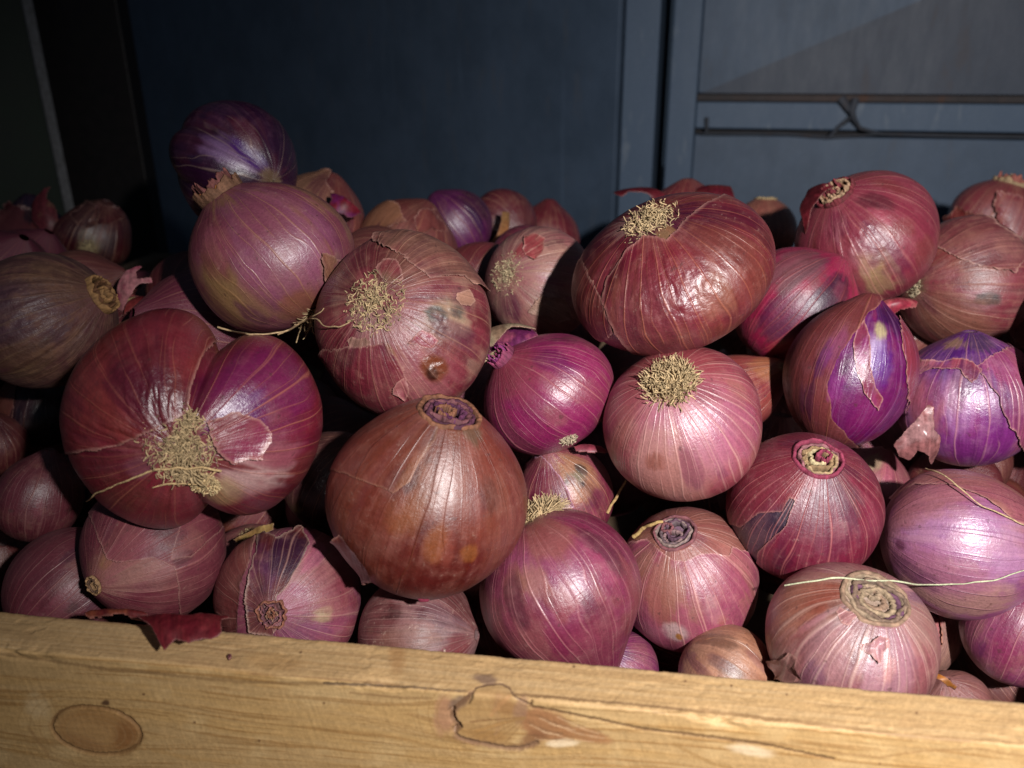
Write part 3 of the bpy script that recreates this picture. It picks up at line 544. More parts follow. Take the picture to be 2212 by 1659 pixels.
O(14, 1738, 1096, 162, 'deep crimson onion with a ragged cream neck cut and a bare dark purple patch',
  pole=('neck', (1768, 997)), hk=.97, rn=.31, nh=.15, nw=.42, base=[(.06, .012, .07), (.09, .015, .09)], crater=.12, cratercol=(.2, .13, .07), roothalo=.02, lump=.035,
  mat=dict(nv=24, vein=(.5, .2, .19), va=.5, vw=.1, fib=.25, mot=(.42, .2, .2), ma=.22, rough=.38, dark=.3, dust=.32),
  shell=[dict(poly=[(1520, 1110), (1600, 1140), (1640, 1110), (1690, 1105), (1705, 1075), (1720, 1080), (1700, 1130), (1670, 1160), (1640, 1190), (1628, 1240), (1640, 1330), (1980, 1330), (1980, 880), (1500, 860)], base=[(.29, .025, .06), (.33, .04, .08), (.3, .05, .06)], n=5, off=.014, curl=.01, edge=.3, roothalo=.02,
              paint=[(1715, 1065, 30, (.42, .07, .04), .7), (1800, 1125, 55, (.2, .05, .11), .7, dict(n=.9)), (1720, 1130, 45, (.22, .04, .09), .5, dict(n=1)), (1815, 1140, 16, (.6, .45, .36), .4), (1650, 1030, 70, (.3, .035, .05), .6), (1740, 1190, 90, (.28, .02, .07), .6)])],
  neck=dict(nr=6, h=.07, jag=.5, cols=((.26, .05, .09), (.3, .14, .15), (.36, .26, .15), (.3, .2, .11), (.46, .38, .23)), wob=.16))
O(15, 2062, 1170, 156, 'lilac onion with fine dark ribs converging sideways, under the dry grass blade',
  ax=(.97, -.08, .2), hk=.95, rn=.06, nh=.42, nw=.55, base=[(.38, .14, .27), (.42, .19, .3), (.44, .22, .26)], roothalo=.02, lump=.03,
  mat=dict(nv=22, vein=(.2, .07, .13), va=.55, vw=.06, fib=.22, mot=(.5, .3, .26), ma=.3, rough=.26, dark=.12, dust=.2),
  paint=[(2080, 1170, 80, (.52, .32, .44), .7, dict(st=2)), (2060, 1290, 60, (.5, .32, .24), .8, dict(st=2)), (2000, 1060, 70, (.4, .18, .16), .7, dict(st=1.5)), (1945, 1180, 10, (.07, .02, .03), .8), (2020, 1235, 50, (.38, .13, .27), .5, dict(st=2))],
  shell=[dict(poly=[(1930, 1080), (1980, 1048), (2060, 1050), (2130, 1080), (2190, 1130), (2260, 1150), (2260, 960), (2000, 960), (1900, 1060)], base=[(.42, .2, .16), (.4, .16, .17)], n=5, off=.014, curl=.02, edge=.5)])
O(16, 1838, 1388, 175, 'pale tan and pink onion with a flat grey cut neck, at the crate board',
  pole=('neck', (1893, 1290)), hk=.92, rn=.37, nh=.05, base=[(.48, .26, .22), (.5, .3, .24), (.42, .18, .17)], crater=.03, cratercol=(.25, .18, .13), roothalo=.02,
  mat=dict(nv=18, vein=(.6, .42, .36), va=.45, vw=.12, fib=.35, mot=(.5, .33, .26), ma=.4, rough=.33, dark=.2, dust=.3),
  paint=[(1740, 1310, 75, (.44, .2, .1), .75, dict(n=.9)), (1800, 1300, 44, (.38, .13, .06), .8), (1900, 1350, 40, (.36, .15, .11), .7, dict(st=2, n=1.2)), (1760, 1390, 50, (.36, .15, .13), .6, dict(n=1.3)), (1815, 1318, 20, (.2, .08, .05), .8, dict(n=1)), (1825, 1322, 10, (.1, .04, .08), .7), (1810, 1390, 55, (.66, .52, .5), .75, dict(st=1.6, n=.7)), (1780, 1430, 70, (.42, .17, .17), .6, dict(n=1.1)), (1920, 1420, 60, (.52, .3, .33), .8, dict(st=1.8)), (1870, 1370, 22, (.28, .11, .09), .6, dict(st=2.4, n=1.1)), (1965, 1340, 40, (.5, .32, .27), .6)],
  flake=[(1700, 1440, 30, (.46, .24, .2)), (1830, 1330, 20, (.42, .22, .2)), (1890, 1400, 26, (.5, .28, .28))],
  neck=dict(nr=7, h=.022, jag=.35, cols=((.3, .2, .14), (.31, .23, .16), (.22, .15, .11), (.15, .07, .11), (.32, .24, .16)), wob=.14),
  flap=[dict(poly=[(1800, 1484), (1830, 1480), (1878, 1478), (1880, 1486), (1850, 1488), (1848, 1493), (1822, 1493)], tilt=(0, .5, .8), col=(.5, .22, .24), name='papery_flake', n=1, d=.318)])
O(17, 1484, 1252, 149, 'pink onion with torn skin below its round grey ringed neck',
  pole=('neck', (1457, 1150)), hk=1.06, rn=.3, nh=.1, base=[(.44, .2, .14), (.42, .17, .13), (.42, .16, .15)], crater=.07, cratercol=(.12, .06, .1), roothalo=.02, lump=.03,
  mat=dict(nv=20, vein=(.6, .34, .3), va=.5, vw=.1, fib=.22, mot=(.48, .27, .2), ma=.3, rough=.38, dark=.1, dust=.25),
  shell=[dict(poly=[(1300, 1190), (1375, 1172), (1400, 1165), (1425, 1188), (1450, 1208), (1480, 1210), (1500, 1198), (1540, 1192), (1572, 1200), (1580, 1180), (1640, 1200), (1700, 1260), (1650, 1500), (1320, 1500), (1250, 1300)], base=[(.44, .13, .18), (.47, .17, .2), (.45, .19, .17)], n=5, off=.014, curl=.035, edge=.55,
              paint=[(1430, 1280, 44, (.44, .2, .12), .7, dict(st=1.6, n=.8)), (1460, 1365, 26, (.66, .5, .46), .85, dict(st=.9, n=.6)), (1468, 1374, 7, (.5, .25, .03), .9, dict(n=.4, r=.0)), (1558, 1340, 9, (.42, .2, .03), .9, dict(n=.4)), (1540, 1318, 16, (.6, .42, .36), .6, dict(st=2)), (1560, 1370, 60, (.46, .12, .2), .6), (1390, 1360, 50, (.46, .13, .2), .6)])],
  neck=dict(nr=6, h=.04, jag=.3, cols=((.24, .1, .11), (.27, .2, .18), (.17, .12, .13), (.13, .07, .1), (.26, .17, .17)), wob=.12))
O(18, 1207, 1265, 176, 'large dusty magenta onion with dark freckles and bristly roots, at the crate board',
  ax=(.42, -.86, -.05), hk=.92, rn=.14, nh=.42, nw=.42, base=[(.35, .065, .13), (.38, .09, .16), (.36, .11, .12)], roothalo=.08, lump=.03,
  mat=dict(nv=18, vein=(.55, .27, .27), va=.45, vw=.07, fib=.16, mot=(.42, .22, .2), ma=.3, rough=.33, dark=.16, dust=.25),
  paint=[(1180, 1230, 80, (.44, .14, .24), .7, dict(n=.5)), (1150, 1260, 30, (.52, .3, .2), .6, dict(n=1)), (1110, 1270, 30, (.4, .2, .1), .5, dict(n=1)), (1220, 1300, 30, (.42, .14, .08), .5, dict(n=1.2)), (1180, 1160, 50, (.44, .2, .1), .6), (1285, 1335, 30, (.2, .02, .05), .6, dict(n=1.8)), (1310, 1355, 22, (.2, .02, .05), .55, dict(n=1.8)), (1150, 1320, 30, (.25, .02, .06), .5, dict(n=1.6)), (1120, 1380, 70, (.42, .16, .15), .6), (1300, 1400, 60, (.42, .13, .16), .7)],
  roots=dict(n=260, r=.27, ln=.3, curl=.3, at_=(1150, 1108), up=.45, bias=(.75, .45), bs=.5, out=.5))
O(19, 628, 1285, 150, 'pink onion with peeling red brown skin and a knotted neck, behind the crate board',
  pole=('neck', (588, 1322)), hk=.98, rn=.17, nh=.1, base=[(.48, .16, .22), (.5, .22, .24), (.45, .14, .16)], crater=.05, cratercol=(.15, .07, .07), roothalo=.02, lump=.07,
  mat=dict(nv=20, vein=(.6, .36, .3), va=.4, fib=.28, mot=(.5, .28, .22), ma=.35, rough=.4, dark=.15, dust=.3),
  paint=[(660, 1250, 50, (.58, .36, .32), .6, dict(st=2)), (700, 1325, 15, (.66, .56, .32), .85, dict(n=.9)), (630, 1300, 30, (.46, .08, .22), .7), (720, 1270, 50, (.42, .13, .13), .5)],
  shell=[dict(poly=[(440, 1200), (510, 1170), (560, 1150), (545, 1210), (530, 1260), (525, 1330), (520, 1400), (430, 1420)], base=[(.37, .12, .09), (.42, .17, .12)], n=5, off=.04, curl=.05, edge=.6, label='peeling red brown strip of skin'),
         dict(poly=[(560, 1150), (600, 1165), (650, 1140), (668, 1175), (650, 1210), (625, 1260), (600, 1290), (610, 1340), (590, 1375), (545, 1360), (535, 1300), (545, 1230)], base=[(.27, .06, .05), (.3, .08, .06), (.15, .03, .09)], n=6, off=.022, curl=.05, edge=.5, edgecol=(.55, .38, .3), paint=[(625, 1195, 42, (.1, .02, .08), .85, dict(n=.7)), (575, 1340, 40, (.35, .15, .1), .6)], label='dark purple brown torn skin')],
  neck=dict(nr=5, h=.06, jag=1., cols=((.34, .15, .1), (.28, .12, .12), (.22, .1, .12), (.4, .24, .16)), wob=.35))
O(20, 903, 1372, 130, 'dull grey brown onion scuffed with whitish dust, under the rusty orange brown one',
  ax=(.93, .1, .3), hk=.95, base=[(.27, .1, .085), (.34, .15, .13), (.4, .22, .2)], roothalo=.02, d=.40,
  mat=dict(nv=30, vein=(.5, .34, .3), va=.35, fib=.4, mot=(.42, .28, .24), ma=.6, rough=.5, dark=.2, dust=.7, spec=.35),
  paint=[(940, 1385, 40, (.55, .42, .4), .6, dict(st=2, n=1)), (985, 1400, 26, (.3, .05, .04), .7, dict(st=1.5))])
O(21, 152, 1272, 136, 'dusky red onion with fine pale ribs, half hidden left of the dusty rose one',
  ax=(.55, .6, -.5), hk=.95, base=[(.24, .06, .075), (.28, .08, .09)], roothalo=.02,
  mat=dict(nv=26, vein=(.42, .2, .18), va=.5, vw=.08, fib=.15, mot=(.36, .18, .15), ma=.2, rough=.45, dark=.1, dust=.15))
O(22, 85, 1075, 90, 'small dull red onion with pale ribs at the left, between the dark ones', ax=(.25, .9, .1), hk=1.05, nh=.2, base=[(.25, .065, .075), (.28, .08, .09)],
  mat=dict(nv=18, vein=(.42, .22, .2), va=.5, rough=.42, dark=.1), roothalo=.02)
O(23, -10, 1215, 75, 'brownish onion cut off by the left edge, just above the board', ax=(.5, .6, .5), base=[(.3, .09, .06), (.35, .15, .1)])
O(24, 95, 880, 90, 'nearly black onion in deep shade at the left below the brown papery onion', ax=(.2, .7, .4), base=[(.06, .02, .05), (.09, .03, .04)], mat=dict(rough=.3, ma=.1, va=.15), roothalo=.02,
  shell=[dict(poly=[(0, 780), (60, 790), (35, 840), (30, 900), (45, 960), (-20, 960)], base=[(.34, .14, .09)], n=4, off=.03)])
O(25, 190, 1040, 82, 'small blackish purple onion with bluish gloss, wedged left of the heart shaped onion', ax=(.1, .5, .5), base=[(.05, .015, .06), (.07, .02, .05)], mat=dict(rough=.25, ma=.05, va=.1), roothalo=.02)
O(26, 95, 695, 143, 'tan papery onion at the left with its dark neck turned right', dim=.42, pole=('neck', (212, 640)), hk=.95, rn=.27, nh=.1, crater=.2, cratercol=(.02, .015, .01), lump=.09,  # dim and cratercol put shade into the skin and neck hole colours
  base=[(.4, .17, .14), (.42, .23, .16), (.36, .12, .13)], wm=[(60, 690, 150, 1.)], wr=[(70, 690, 120, .022, 6, 5)], paint=[(40, 660, 55, (.34, .16, .18), .7), (130, 600, 50, (.38, .2, .09), .6), (60, 780, 50, (.4, .24, .09), .5)], mat=dict(nv=20, vein=(.5, .33, .16), va=.2, fib=.2, mot=(.46, .3, .16), ma=.5, rough=.6, dark=.06),
  neck=dict(nr=3, h=.08, jag=.8, cols=((.38, .22, .1), (.2, .1, .05))), roothalo=.02)
O(27, 285, 758, 106, 'onion with a coiled tan neck and pink papery shoots above the heart shaped one', pole=('neck', (305, 668)), rn=.33, nh=.2, hk=1.0, base=[(.22, .05, .05), (.26, .08, .06)], crater=.08, cratercol=(.08, .05, .03),
  neck=dict(nr=5, h=.1, jag=.6, cols=((.2, .05, .05), (.45, .33, .17), (.25, .13, .08), (.5, .37, .2)), wob=.2),
  flap=[dict(poly=[(242, 660), (250, 610), (268, 580), (300, 564), (302, 572), (292, 585), (296, 600), (322, 592), (326, 606), (300, 612), (280, 640), (258, 668)], tilt=(.1, .2, .9), bend=.006, col=(.5, .16, .22), col2=(.6, .3, .32), name='papery_shoot', n=2, d=.53),
        dict(poly=[(255, 668), (275, 642), (310, 628), (345, 636), (358, 656), (330, 650), (290, 658)], tilt=(.1, .5, .7), bend=.006, col=(.3, .05, .06), col2=(.36, .08, .08), n=2, d=.527)])
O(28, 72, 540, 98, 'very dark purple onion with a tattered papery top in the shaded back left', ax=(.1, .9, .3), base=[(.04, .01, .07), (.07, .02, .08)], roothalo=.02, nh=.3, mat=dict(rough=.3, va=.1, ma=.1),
  shell=[dict(poly=[(20, 440), (80, 460), (150, 500), (170, 560), (110, 540), (90, 500), (30, 520), (-20, 500)], base=[(.26, .07, .06)], n=8, off=.03, curl=.1)],
  flap=[dict(poly=[(62, 470), (66, 430), (90, 400), (104, 396), (100, 425), (120, 450), (128, 490), (100, 520), (85, 500)], tilt=(.2, .1, .9), bend=.008, col=(.28, .07, .09), col2=(.34, .17, .13), n=4, d=.63)])
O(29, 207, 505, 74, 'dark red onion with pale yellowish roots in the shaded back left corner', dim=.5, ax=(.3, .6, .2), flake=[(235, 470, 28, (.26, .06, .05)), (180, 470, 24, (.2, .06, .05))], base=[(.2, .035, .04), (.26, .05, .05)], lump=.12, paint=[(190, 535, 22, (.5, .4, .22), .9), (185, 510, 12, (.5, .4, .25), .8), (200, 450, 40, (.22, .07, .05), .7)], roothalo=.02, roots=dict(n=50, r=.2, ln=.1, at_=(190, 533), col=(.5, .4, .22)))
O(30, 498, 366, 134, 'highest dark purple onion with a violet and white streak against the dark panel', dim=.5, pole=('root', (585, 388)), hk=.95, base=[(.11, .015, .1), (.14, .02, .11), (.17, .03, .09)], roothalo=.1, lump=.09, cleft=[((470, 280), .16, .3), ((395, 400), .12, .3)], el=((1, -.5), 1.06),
  mat=dict(nv=9, vein=(.5, .36, .3), va=.4, vw=.05, fib=.35, mot=(.3, .12, .22), ma=.2, rough=.3, dark=.4, dust=.05),
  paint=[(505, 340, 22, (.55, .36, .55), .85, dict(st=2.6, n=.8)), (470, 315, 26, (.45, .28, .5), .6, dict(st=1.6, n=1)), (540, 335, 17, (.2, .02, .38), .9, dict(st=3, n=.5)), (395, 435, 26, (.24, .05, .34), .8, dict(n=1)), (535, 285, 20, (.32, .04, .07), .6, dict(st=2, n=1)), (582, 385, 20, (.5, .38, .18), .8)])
O(31, 690, 482, 106, 'tan brown onion with a wine red skin tip, directly behind the brownish lilac onion', ax=(.3, .8, .2), base=[(.34, .11, .08), (.38, .16, .12)], roothalo=.02,
  shell=[dict(poly=[(600, 360), (715, 370), (705, 400), (720, 420), (715, 450), (640, 470), (580, 420)], base=[(.42, .24, .14)], n=6, off=.04, curl=.05)],
  flap=[dict(poly=[(715, 405), (735, 415), (770, 440), (785, 450), (765, 462), (728, 456), (708, 440), (718, 425)], tilt=(.3, .3, .8), bend=.006, col=(.3, .03, .06), col2=(.26, .04, .17), n=3, d=.58)])
O(32, 882, 535, 106, 'reddish brown onion with a tan skin flap, behind the one with a grey scab', ax=(.4, .8, .1), base=[(.3, .1, .07), (.34, .13, .1)], roothalo=.02, mat=dict(nv=14, va=.5, vein=(.46, .22, .14), vw=.12), flake=[(930, 480, 26, (.3, .1, .07))],
  shell=[dict(poly=[(770, 470), (800, 430), (860, 440), (880, 480), (830, 500), (780, 520)], base=[(.46, .24, .12)], n=6, off=.03, curl=.04)])
O(33, 985, 488, 82, 'violet purple onion at the back centre, left of the tan sprouting stem', ax=(-.5, .7, .3), base=[(.19, .03, .14), (.24, .045, .18)], roothalo=.02, mat=dict(nv=22, va=.3, rough=.33, ma=.1), paint=[(1030, 440, 30, (.1, .02, .06), .7)])
O(34, 1085, 488, 76, 'dark wine red onion at the back centre with a bent tan stem', ax=(.5, -.2, .6), base=[(.2, .035, .05), (.25, .05, .06)], roothalo=.02,
  flap=[dict(poly=[(1040, 560), (1052, 528), (1072, 508), (1082, 480), (1086, 448), (1106, 446), (1104, 480), (1094, 520), (1090, 560), (1070, 572)], tilt=(.1, .1, 1), bend=.01, col=(.52, .27, .13), col2=(.5, .3, .15), name='dry_stem', n=1, d=.59, label='bent tan dry stem'),
        dict(poly=[(1035, 562), (1046, 530), (1068, 512), (1080, 525), (1078, 560), (1065, 575)], tilt=(.1, .1, 1), bend=.008, col=(.4, .06, .08), n=2, d=.585)])
O(35, 1178, 518, 78, 'plain dark red onion far back, left of the flattened dark red onion', ax=(.1, .9, .2), nh=.2, base=[(.26, .035, .045), (.3, .05, .055)], roothalo=.02)
O(36, 1165, 612, 120, 'pale straw pink onion with a thick root tuft, half shaded by the flattened red one', pole=('root', (1092, 590)), hk=.95, base=[(.46, .2, .18), (.5, .29, .24), (.44, .17, .19)],
  flake=[(1150, 535, 20, (.42, .1, .08)), (1190, 660, 30, (.5, .34, .26))], mat=dict(nv=26, va=.4, fib=.35, ma=.5, mot=(.5, .36, .26), rough=.45, dark=.15, dust=.4, vein=(.6, .42, .3)), paint=[(1130, 540, 18, (.42, .06, .05), .7), (1100, 660, 26, (.22, .04, .1), .8), (1190, 560, 40, (.48, .27, .2), .5), (1200, 680, 50, (.5, .36, .27), .5)],
  roots=dict(n=340, r=.34, ln=.13, curl=.9, up=.8, col=(.46, .36, .22)))
O(37, 1480, 482, 90, 'onion hidden behind the flattened one, two wine red papery flaps sticking up', ax=(0, .9, .3), base=[(.3, .07, .07), (.34, .1, .08)], roothalo=.02,
  flap=[dict(poly=[(1332, 392), (1370, 388), (1410, 400), (1440, 415), (1470, 440), (1430, 445), (1395, 418), (1360, 412), (1345, 420), (1334, 408)], tilt=(.1, .3, .9), bend=.012, col=(.25, .04, .06), col2=(.2, .03, .045), n=2, d=.57),
        dict(poly=[(1490, 435), (1508, 400), (1520, 394), (1560, 392), (1582, 392), (1592, 425), (1585, 455), (1520, 455)], tilt=(-.1, .1, .9), bend=.008, col=(.2, .028, .05), col2=(.25, .05, .06), n=2, d=.57)])
O(38, 1648, 502, 74, 'small orange brown onion peeking out right behind the flattened dark red onion', ax=(0, .9, .25), rn=.3, nh=.1, base=[(.42, .17, .11), (.45, .22, .14)], roothalo=.02, neck=dict(nr=3, h=.05, cols=((.5, .38, .22),)))
O(39, 2140, 492, 100, 'shaggy red onion with a green sprout, at the back right edge', ax=(.3, .9, .3), rn=.35, nh=.1, base=[(.36, .09, .09), (.4, .14, .11)], lump=.1, roothalo=.02,
  shell=[dict(poly=[(2030, 480), (2080, 450), (2130, 470), (2140, 540), (2040, 560)], base=[(.36, .08, .05)], n=9, off=.04, curl=.1), dict(poly=[(2150, 420), (2240, 430), (2240, 560), (2170, 540), (2150, 480)], base=[(.4, .13, .12)], n=10, off=.05, curl=.1)],
  neck=dict(nr=4, h=.14, jag=1.2, cols=((.5, .36, .22), (.4, .15, .12), (.5, .4, .26))),
  flap=[dict(poly=[(2162, 425), (2166, 400), (2170, 384), (2180, 384), (2184, 402), (2180, 428)], tilt=(0, 0, 1), bend=.004, col=(.42, .46, .16), col2=(.5, .5, .3), name='green_sprout', n=.8, d=.64, label='pale green sprout tip')])
O(40, 1594, 850, 84, 'onion whose pointed orange tip sticks out to the right of the pale pink one', ax=(.84, .5, .25), hk=.95, rn=.07, nh=.5, nw=.5, base=[(.38, .09, .07), (.42, .13, .08)], paint=[(1660, 790, 30, (.5, .24, .08), .8), (1690, 790, 10, (.6, .5, .25), .9)], roothalo=.02, d=.50, mat=dict(rough=.28))
O(41, 1218, 1070, 103, 'dull magenta onion with a black and orange rotten patch and a split skin', ax=(-.3, .8, .5), hk=1.05, nh=.2, base=[(.32, .06, .1), (.38, .1, .14)], roothalo=.02,
  paint=[(1245, 1022, 40, (.5, .28, .13), .9, dict(n=.7)), (1243, 1036, 24, (.33, .27, .17), .95, dict(n=.7, st=.7)), (1255, 1048, 14, (.05, .04, .03), .9, dict(n=1.2, st=.5)), (1225, 1048, 10, (.06, .04, .03), .8, dict(n=1.2)), (1255, 1014, 9, (.08, .05, .03), .8, dict(n=1.2)), (1245, 1068, 20, (.55, .27, .08), .8), (1215, 1070, 25, (.5, .2, .25), .5)],
  shell=[dict(poly=[(1100, 1000), (1170, 985), (1195, 1010), (1225, 1050), (1240, 1095), (1100, 1120)], base=[(.34, .08, .12), (.3, .06, .1)], n=4, off=.02, edge=.7, edgecol=(.5, .28, .4))])
O(42, 1570, 1456, 107, 'smooth light tan onion low against the crate board, below the ringed neck one', ax=(.5, -.3, .1), hk=.95, base=[(.5, .27, .15), (.54, .32, .2)], roothalo=.02, lump=.03, mat=dict(nv=14, vein=(.4, .2, .1), va=.4, vw=.04, fib=.15, mot=(.55, .36, .24), ma=.35, dark=.04, rough=.38, dust=.25))
O(43, 1335, 1452, 88, 'small purple pink onion just showing at the board below the large dusty magenta one', ax=(-.3, .6, .5), base=[(.34, .09, .19), (.4, .13, .2)], roothalo=.02, d=.41, paint=[(1340, 1412, 20, (.22, .07, .24), .7)], mat=dict(nv=20, va=.5, vein=(.5, .26, .25)))
O(44, 1975, 1365, 90, 'red onion with a loose tan skin rim, behind the grey cut neck one', ax=(.3, .8, .2), base=[(.36, .08, .09), (.4, .12, .12)], roothalo=.02, shell=[dict(poly=[(2015, 1280), (2080, 1280), (2080, 1450), (2000, 1440), (2030, 1390)], base=[(.45, .28, .22)], n=6, off=.06, curl=.08, edgecol=(.42, .12, .05))])
O(45, 2195, 1362, 110, 'purple pink onion at the lower right edge of the photo', ax=(.2, .9, .25), nh=.25, nw=.4, hk=1.05, base=[(.36, .09, .17), (.4, .12, .22)], roothalo=.02, mat=dict(nv=18, vein=(.52, .28, .28), va=.5, rough=.36), paint=[(2190, 1400, 40, (.35, .04, .14), .7)])
O(46, 2065, 1530, 80, 'small brownish onion with a dry orange stem, low at the right end of the board', ax=(-.4, .8, .3), base=[(.38, .18, .15), (.42, .22, .19)], roothalo=.02, d=.40,
  flap=[dict(poly=[(2015, 1448), (2030, 1452), (2062, 1475), (2078, 1480), (2076, 1487), (2050, 1482), (2016, 1460)], tilt=(0, .4, .8), bend=.004, col=(.5, .22, .05), col2=(.42, .2, .06), name='dry_stem', n=.8, d=.365, label='dry orange stem')])
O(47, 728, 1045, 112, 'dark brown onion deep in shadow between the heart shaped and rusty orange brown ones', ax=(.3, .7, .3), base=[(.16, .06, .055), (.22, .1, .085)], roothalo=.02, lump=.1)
O(48, 545, 1213, 84, 'onion with tan flaky root end showing below the heart shaped one', pole=('root', (545, 1152)), base=[(.4, .15, .15), (.42, .2, .18)], roothalo=.4, roots=dict(n=90, r=.3, ln=.1, curl=.7, col=(.5, .38, .2)),
  flap=[dict(poly=[(500, 1165), (530, 1150), (560, 1135), (592, 1130), (590, 1145), (560, 1160), (520, 1178)], tilt=(0, .5, .8), col=(.5, .36, .16), col2=(.42, .27, .12), n=2, d=.49)])
O(49, 1880, 1050, 84, 'faded pink onion behind the crimson one with the ragged cream neck', ax=(.2, .8, .3), nh=.2, base=[(.42, .14, .17), (.46, .2, .2)], roothalo=.02, paint=[(1885, 1000, 20, (.5, .42, .26), .8)], d=.46)
O(50, 1672, 955, 68, 'small brownish papery onion in the gap right of the pale pink one', ax=(.1, .8, .3), rn=.3, base=[(.32, .12, .1), (.38, .18, .14)], roothalo=.02, d=.52, shell=[dict(poly=[(1660, 900), (1720, 900), (1700, 990), (1650, 980)], base=[(.4, .2, .16)], n=9, off=.05, curl=.12)])
O(53, 2240, 685, 68, 'frayed brown onion cut off by the right edge, above the violet and white one', ax=(-.4, .7, .4), base=[(.36, .16, .12), (.42, .22, .17)], roothalo=.02, d=.5, shell=[dict(poly=[(2170, 640), (2230, 600), (2260, 760), (2200, 740), (2185, 700)], base=[(.42, .22, .18)], n=10, off=.08, curl=.12)])
O(54, 1955, 718, 76, 'crumpled pinkish brown onion behind the gap between the two torn violet onions', ax=(.3, .7, .4), base=[(.36, .14, .11), (.4, .19, .14)], roothalo=.02, d=.47, lump=.12, wr=[(1960, 700, 60, .1, 4, 6)])
O(55, -20, 960, 75, 'dull red onion cut off by the left edge beside the nearly black one', ax=(.3, .7, .4), base=[(.25, .06, .06), (.28, .08, .07)], roothalo=.02)
O(57, 1872, 1262, 66, 'smooth rosy brown onion glimpsed between the lilac and the pale tan and pink ones', ax=(.2, .8, .1), base=[(.44, .16, .14), (.46, .19, .16)], roothalo=.02, d=.46)
# ------------------------------------------------------------------ onions lying deeper, seen only through the gaps
p0 = onplane(0, 1316, np.zeros(3), np.array([0, 0, 1.])); p1 = onplane(2212, 1513, np.zeros(3), np.array([0, 0, 1.]))
E1 = nrm(p1 - p0); E2 = np.array([-E1[1], E1[0], 0]); E3 = np.array([0, 0, 1.]); B0 = p0      # along the board, into the crate, up
rng = np.random.default_rng(4)
def sph_t(D, C, R):
    b = D @ (C - CP); c = (C - CP) @ (C - CP) - R * R; disc = b * b - c
    return np.where(disc > 0, b - np.sqrt(np.maximum(disc, 0)), 1e9)
gx, gy = np.meshgrid(np.arange(-60, 2280, 14.), np.arange(380, 1560, 14.)); D = nrm(ray(gx, gy).reshape(-1, 3))
T0 = np.full(len(D), 1e9)
for C, Rb, _ in SPH: T0 = np.minimum(T0, sph_t(D, C, Rb))
fill = []; outer = set(); SKX = [-80, 0, 150, 270, 360, 375, 500, 625, 760, 900, 1340, 1720, 1870, 2010, 2050, 2300]; SKY = [430, 430, 425, 430, 450, 300, 250, 380, 440, 420, 445, 445, 390, 470, 430, 420]
for iz in range(5):
    for iy in range(11):
        for ix in range(-8, 9):
            u = .20 + (ix + .5 * (iy % 2) + .25 * (iz % 2)) * .062; v = .045 + iy * .054 + .02 * (iz % 2); zc = -.135 + iz * .05
            u += rng.normal(0, .006); v += rng.normal(0, .006); zc += rng.normal(0, .005); R = rng.uniform(.025, .031)
            C = B0 + E1 * u + E2 * v + E3 * zc
            if any(np.linalg.norm(C - c) < (R + r) * .86 for c, r, _ in SPH) or any(np.linalg.norm(C - c) < (R + r) * .9 for c, r in fill): continue
            t = sph_t(D, C, R); vis = (t < T0 - .002).sum(); tot = (t < 1e8).sum()
            q_ = proj(C[None]); cxp, cyp = q_[0][0], q_[1][0]; rp = R * F / q_[2][0]
            if (cxp + rp < -12 or cxp - rp > W + 12) and -450 < cxp < 2700 and -.235 < u < .635 and v < .5 and zc < np.interp(v, [.03, .12, .2, .5], [-.03, .075, .085, .06]):
                if iz > 0: fill.append((C, R)); outer.add(len(fill) - 1)
                continue
            if tot == 0 or vis < 4 or vis > .45 * tot or cyp - rp < np.interp(cxp, SKX, SKY) + 45 or v > .42: continue
            fill.append((C, R))
print('fillers', len(fill), len(outer))
FM = [skin_mat('onion skin', 200 + q) for q in range(4)]; FB = [[RED, BRN], [(.3, .05, .11), (.3, .06, .1)], [(.3, .1, .08), (.34, .14, .1)], [DRED, RED]]
base_meshes = []
for q in range(4):
    s = Onion(300 + q, 1106, 800, 100, '', d=.5, ax=(.3, .8, .3), nh=.2, roothalo=.02); g = s.surf(96, 64); col, msk = s.colour(g, FB[q], [])
    base_meshes.append(mesh('red_onion', (g['P'] - s.C).reshape(-1, 3) / s.R, gridquads(64, 96), col.reshape(-1, 3), g['mer'].reshape(-1, 3), msk.reshape(-1, 3))); base_meshes[-1].materials.append(FM[q])
for n_, (C, R) in enumerate(fill):
    me = base_meshes[n_ % 4]
    o = link('red_onion', me, None, None, C); o.scale = (R, R, R); o.rotation_euler = (rng.uniform(0, 6), rng.uniform(0, 6), rng.uniform(0, 6))
    if n_ in outer: tag(o, 'plain onion at the outer end of the heap near the crate side board', 'onion', 'onions at the ends of the heap')
    else: tag(o, 'shadowed onion lying deep in a gap beneath the upper onions of the heap', 'onion', 'onions deep in the gaps of the heap')

# ------------------------------------------------------------------ the crate
TH = .0208
crate = empty('wooden_crate', B0 + E1 * .2 - E3 * .19); tag(crate, 'pale wooden crate full of onions, a split knot on its front board', 'crate'); CO = np.array(crate.location)
def bpt(u, v, z): return B0 + np.asarray(u)[..., None] * E1 + np.asarray(v)[..., None] * E2 + np.asarray(z)[..., None] * E3
ug = np.concatenate([np.linspace(-.27, -.075, 40)[:-1], np.arange(-.075, .50, .00042), np.linspace(.50, .67, 36)[1:]])
rr = .0016
prof = [(0.0, -.115), (0.0, -.05), (0., -.012), (0., -.004), (-.0003, -.0012), (-.0012, -.0003)]
prof += [(v, 0.) for v in np.arange(-.002, -TH + rr, -.00042)]
prof += [(-TH + rr - rr * math.sin(a), -rr + rr * math.cos(a)) for a in np.linspace(0, math.pi / 2, 9)[1:]]
prof += [(-TH, z) for z in np.arange(-rr - .0005, -.066, -.00048)] + [(-TH, -.085), (-TH, -.115)]
prof = np.array(prof); NP_ = len(prof)
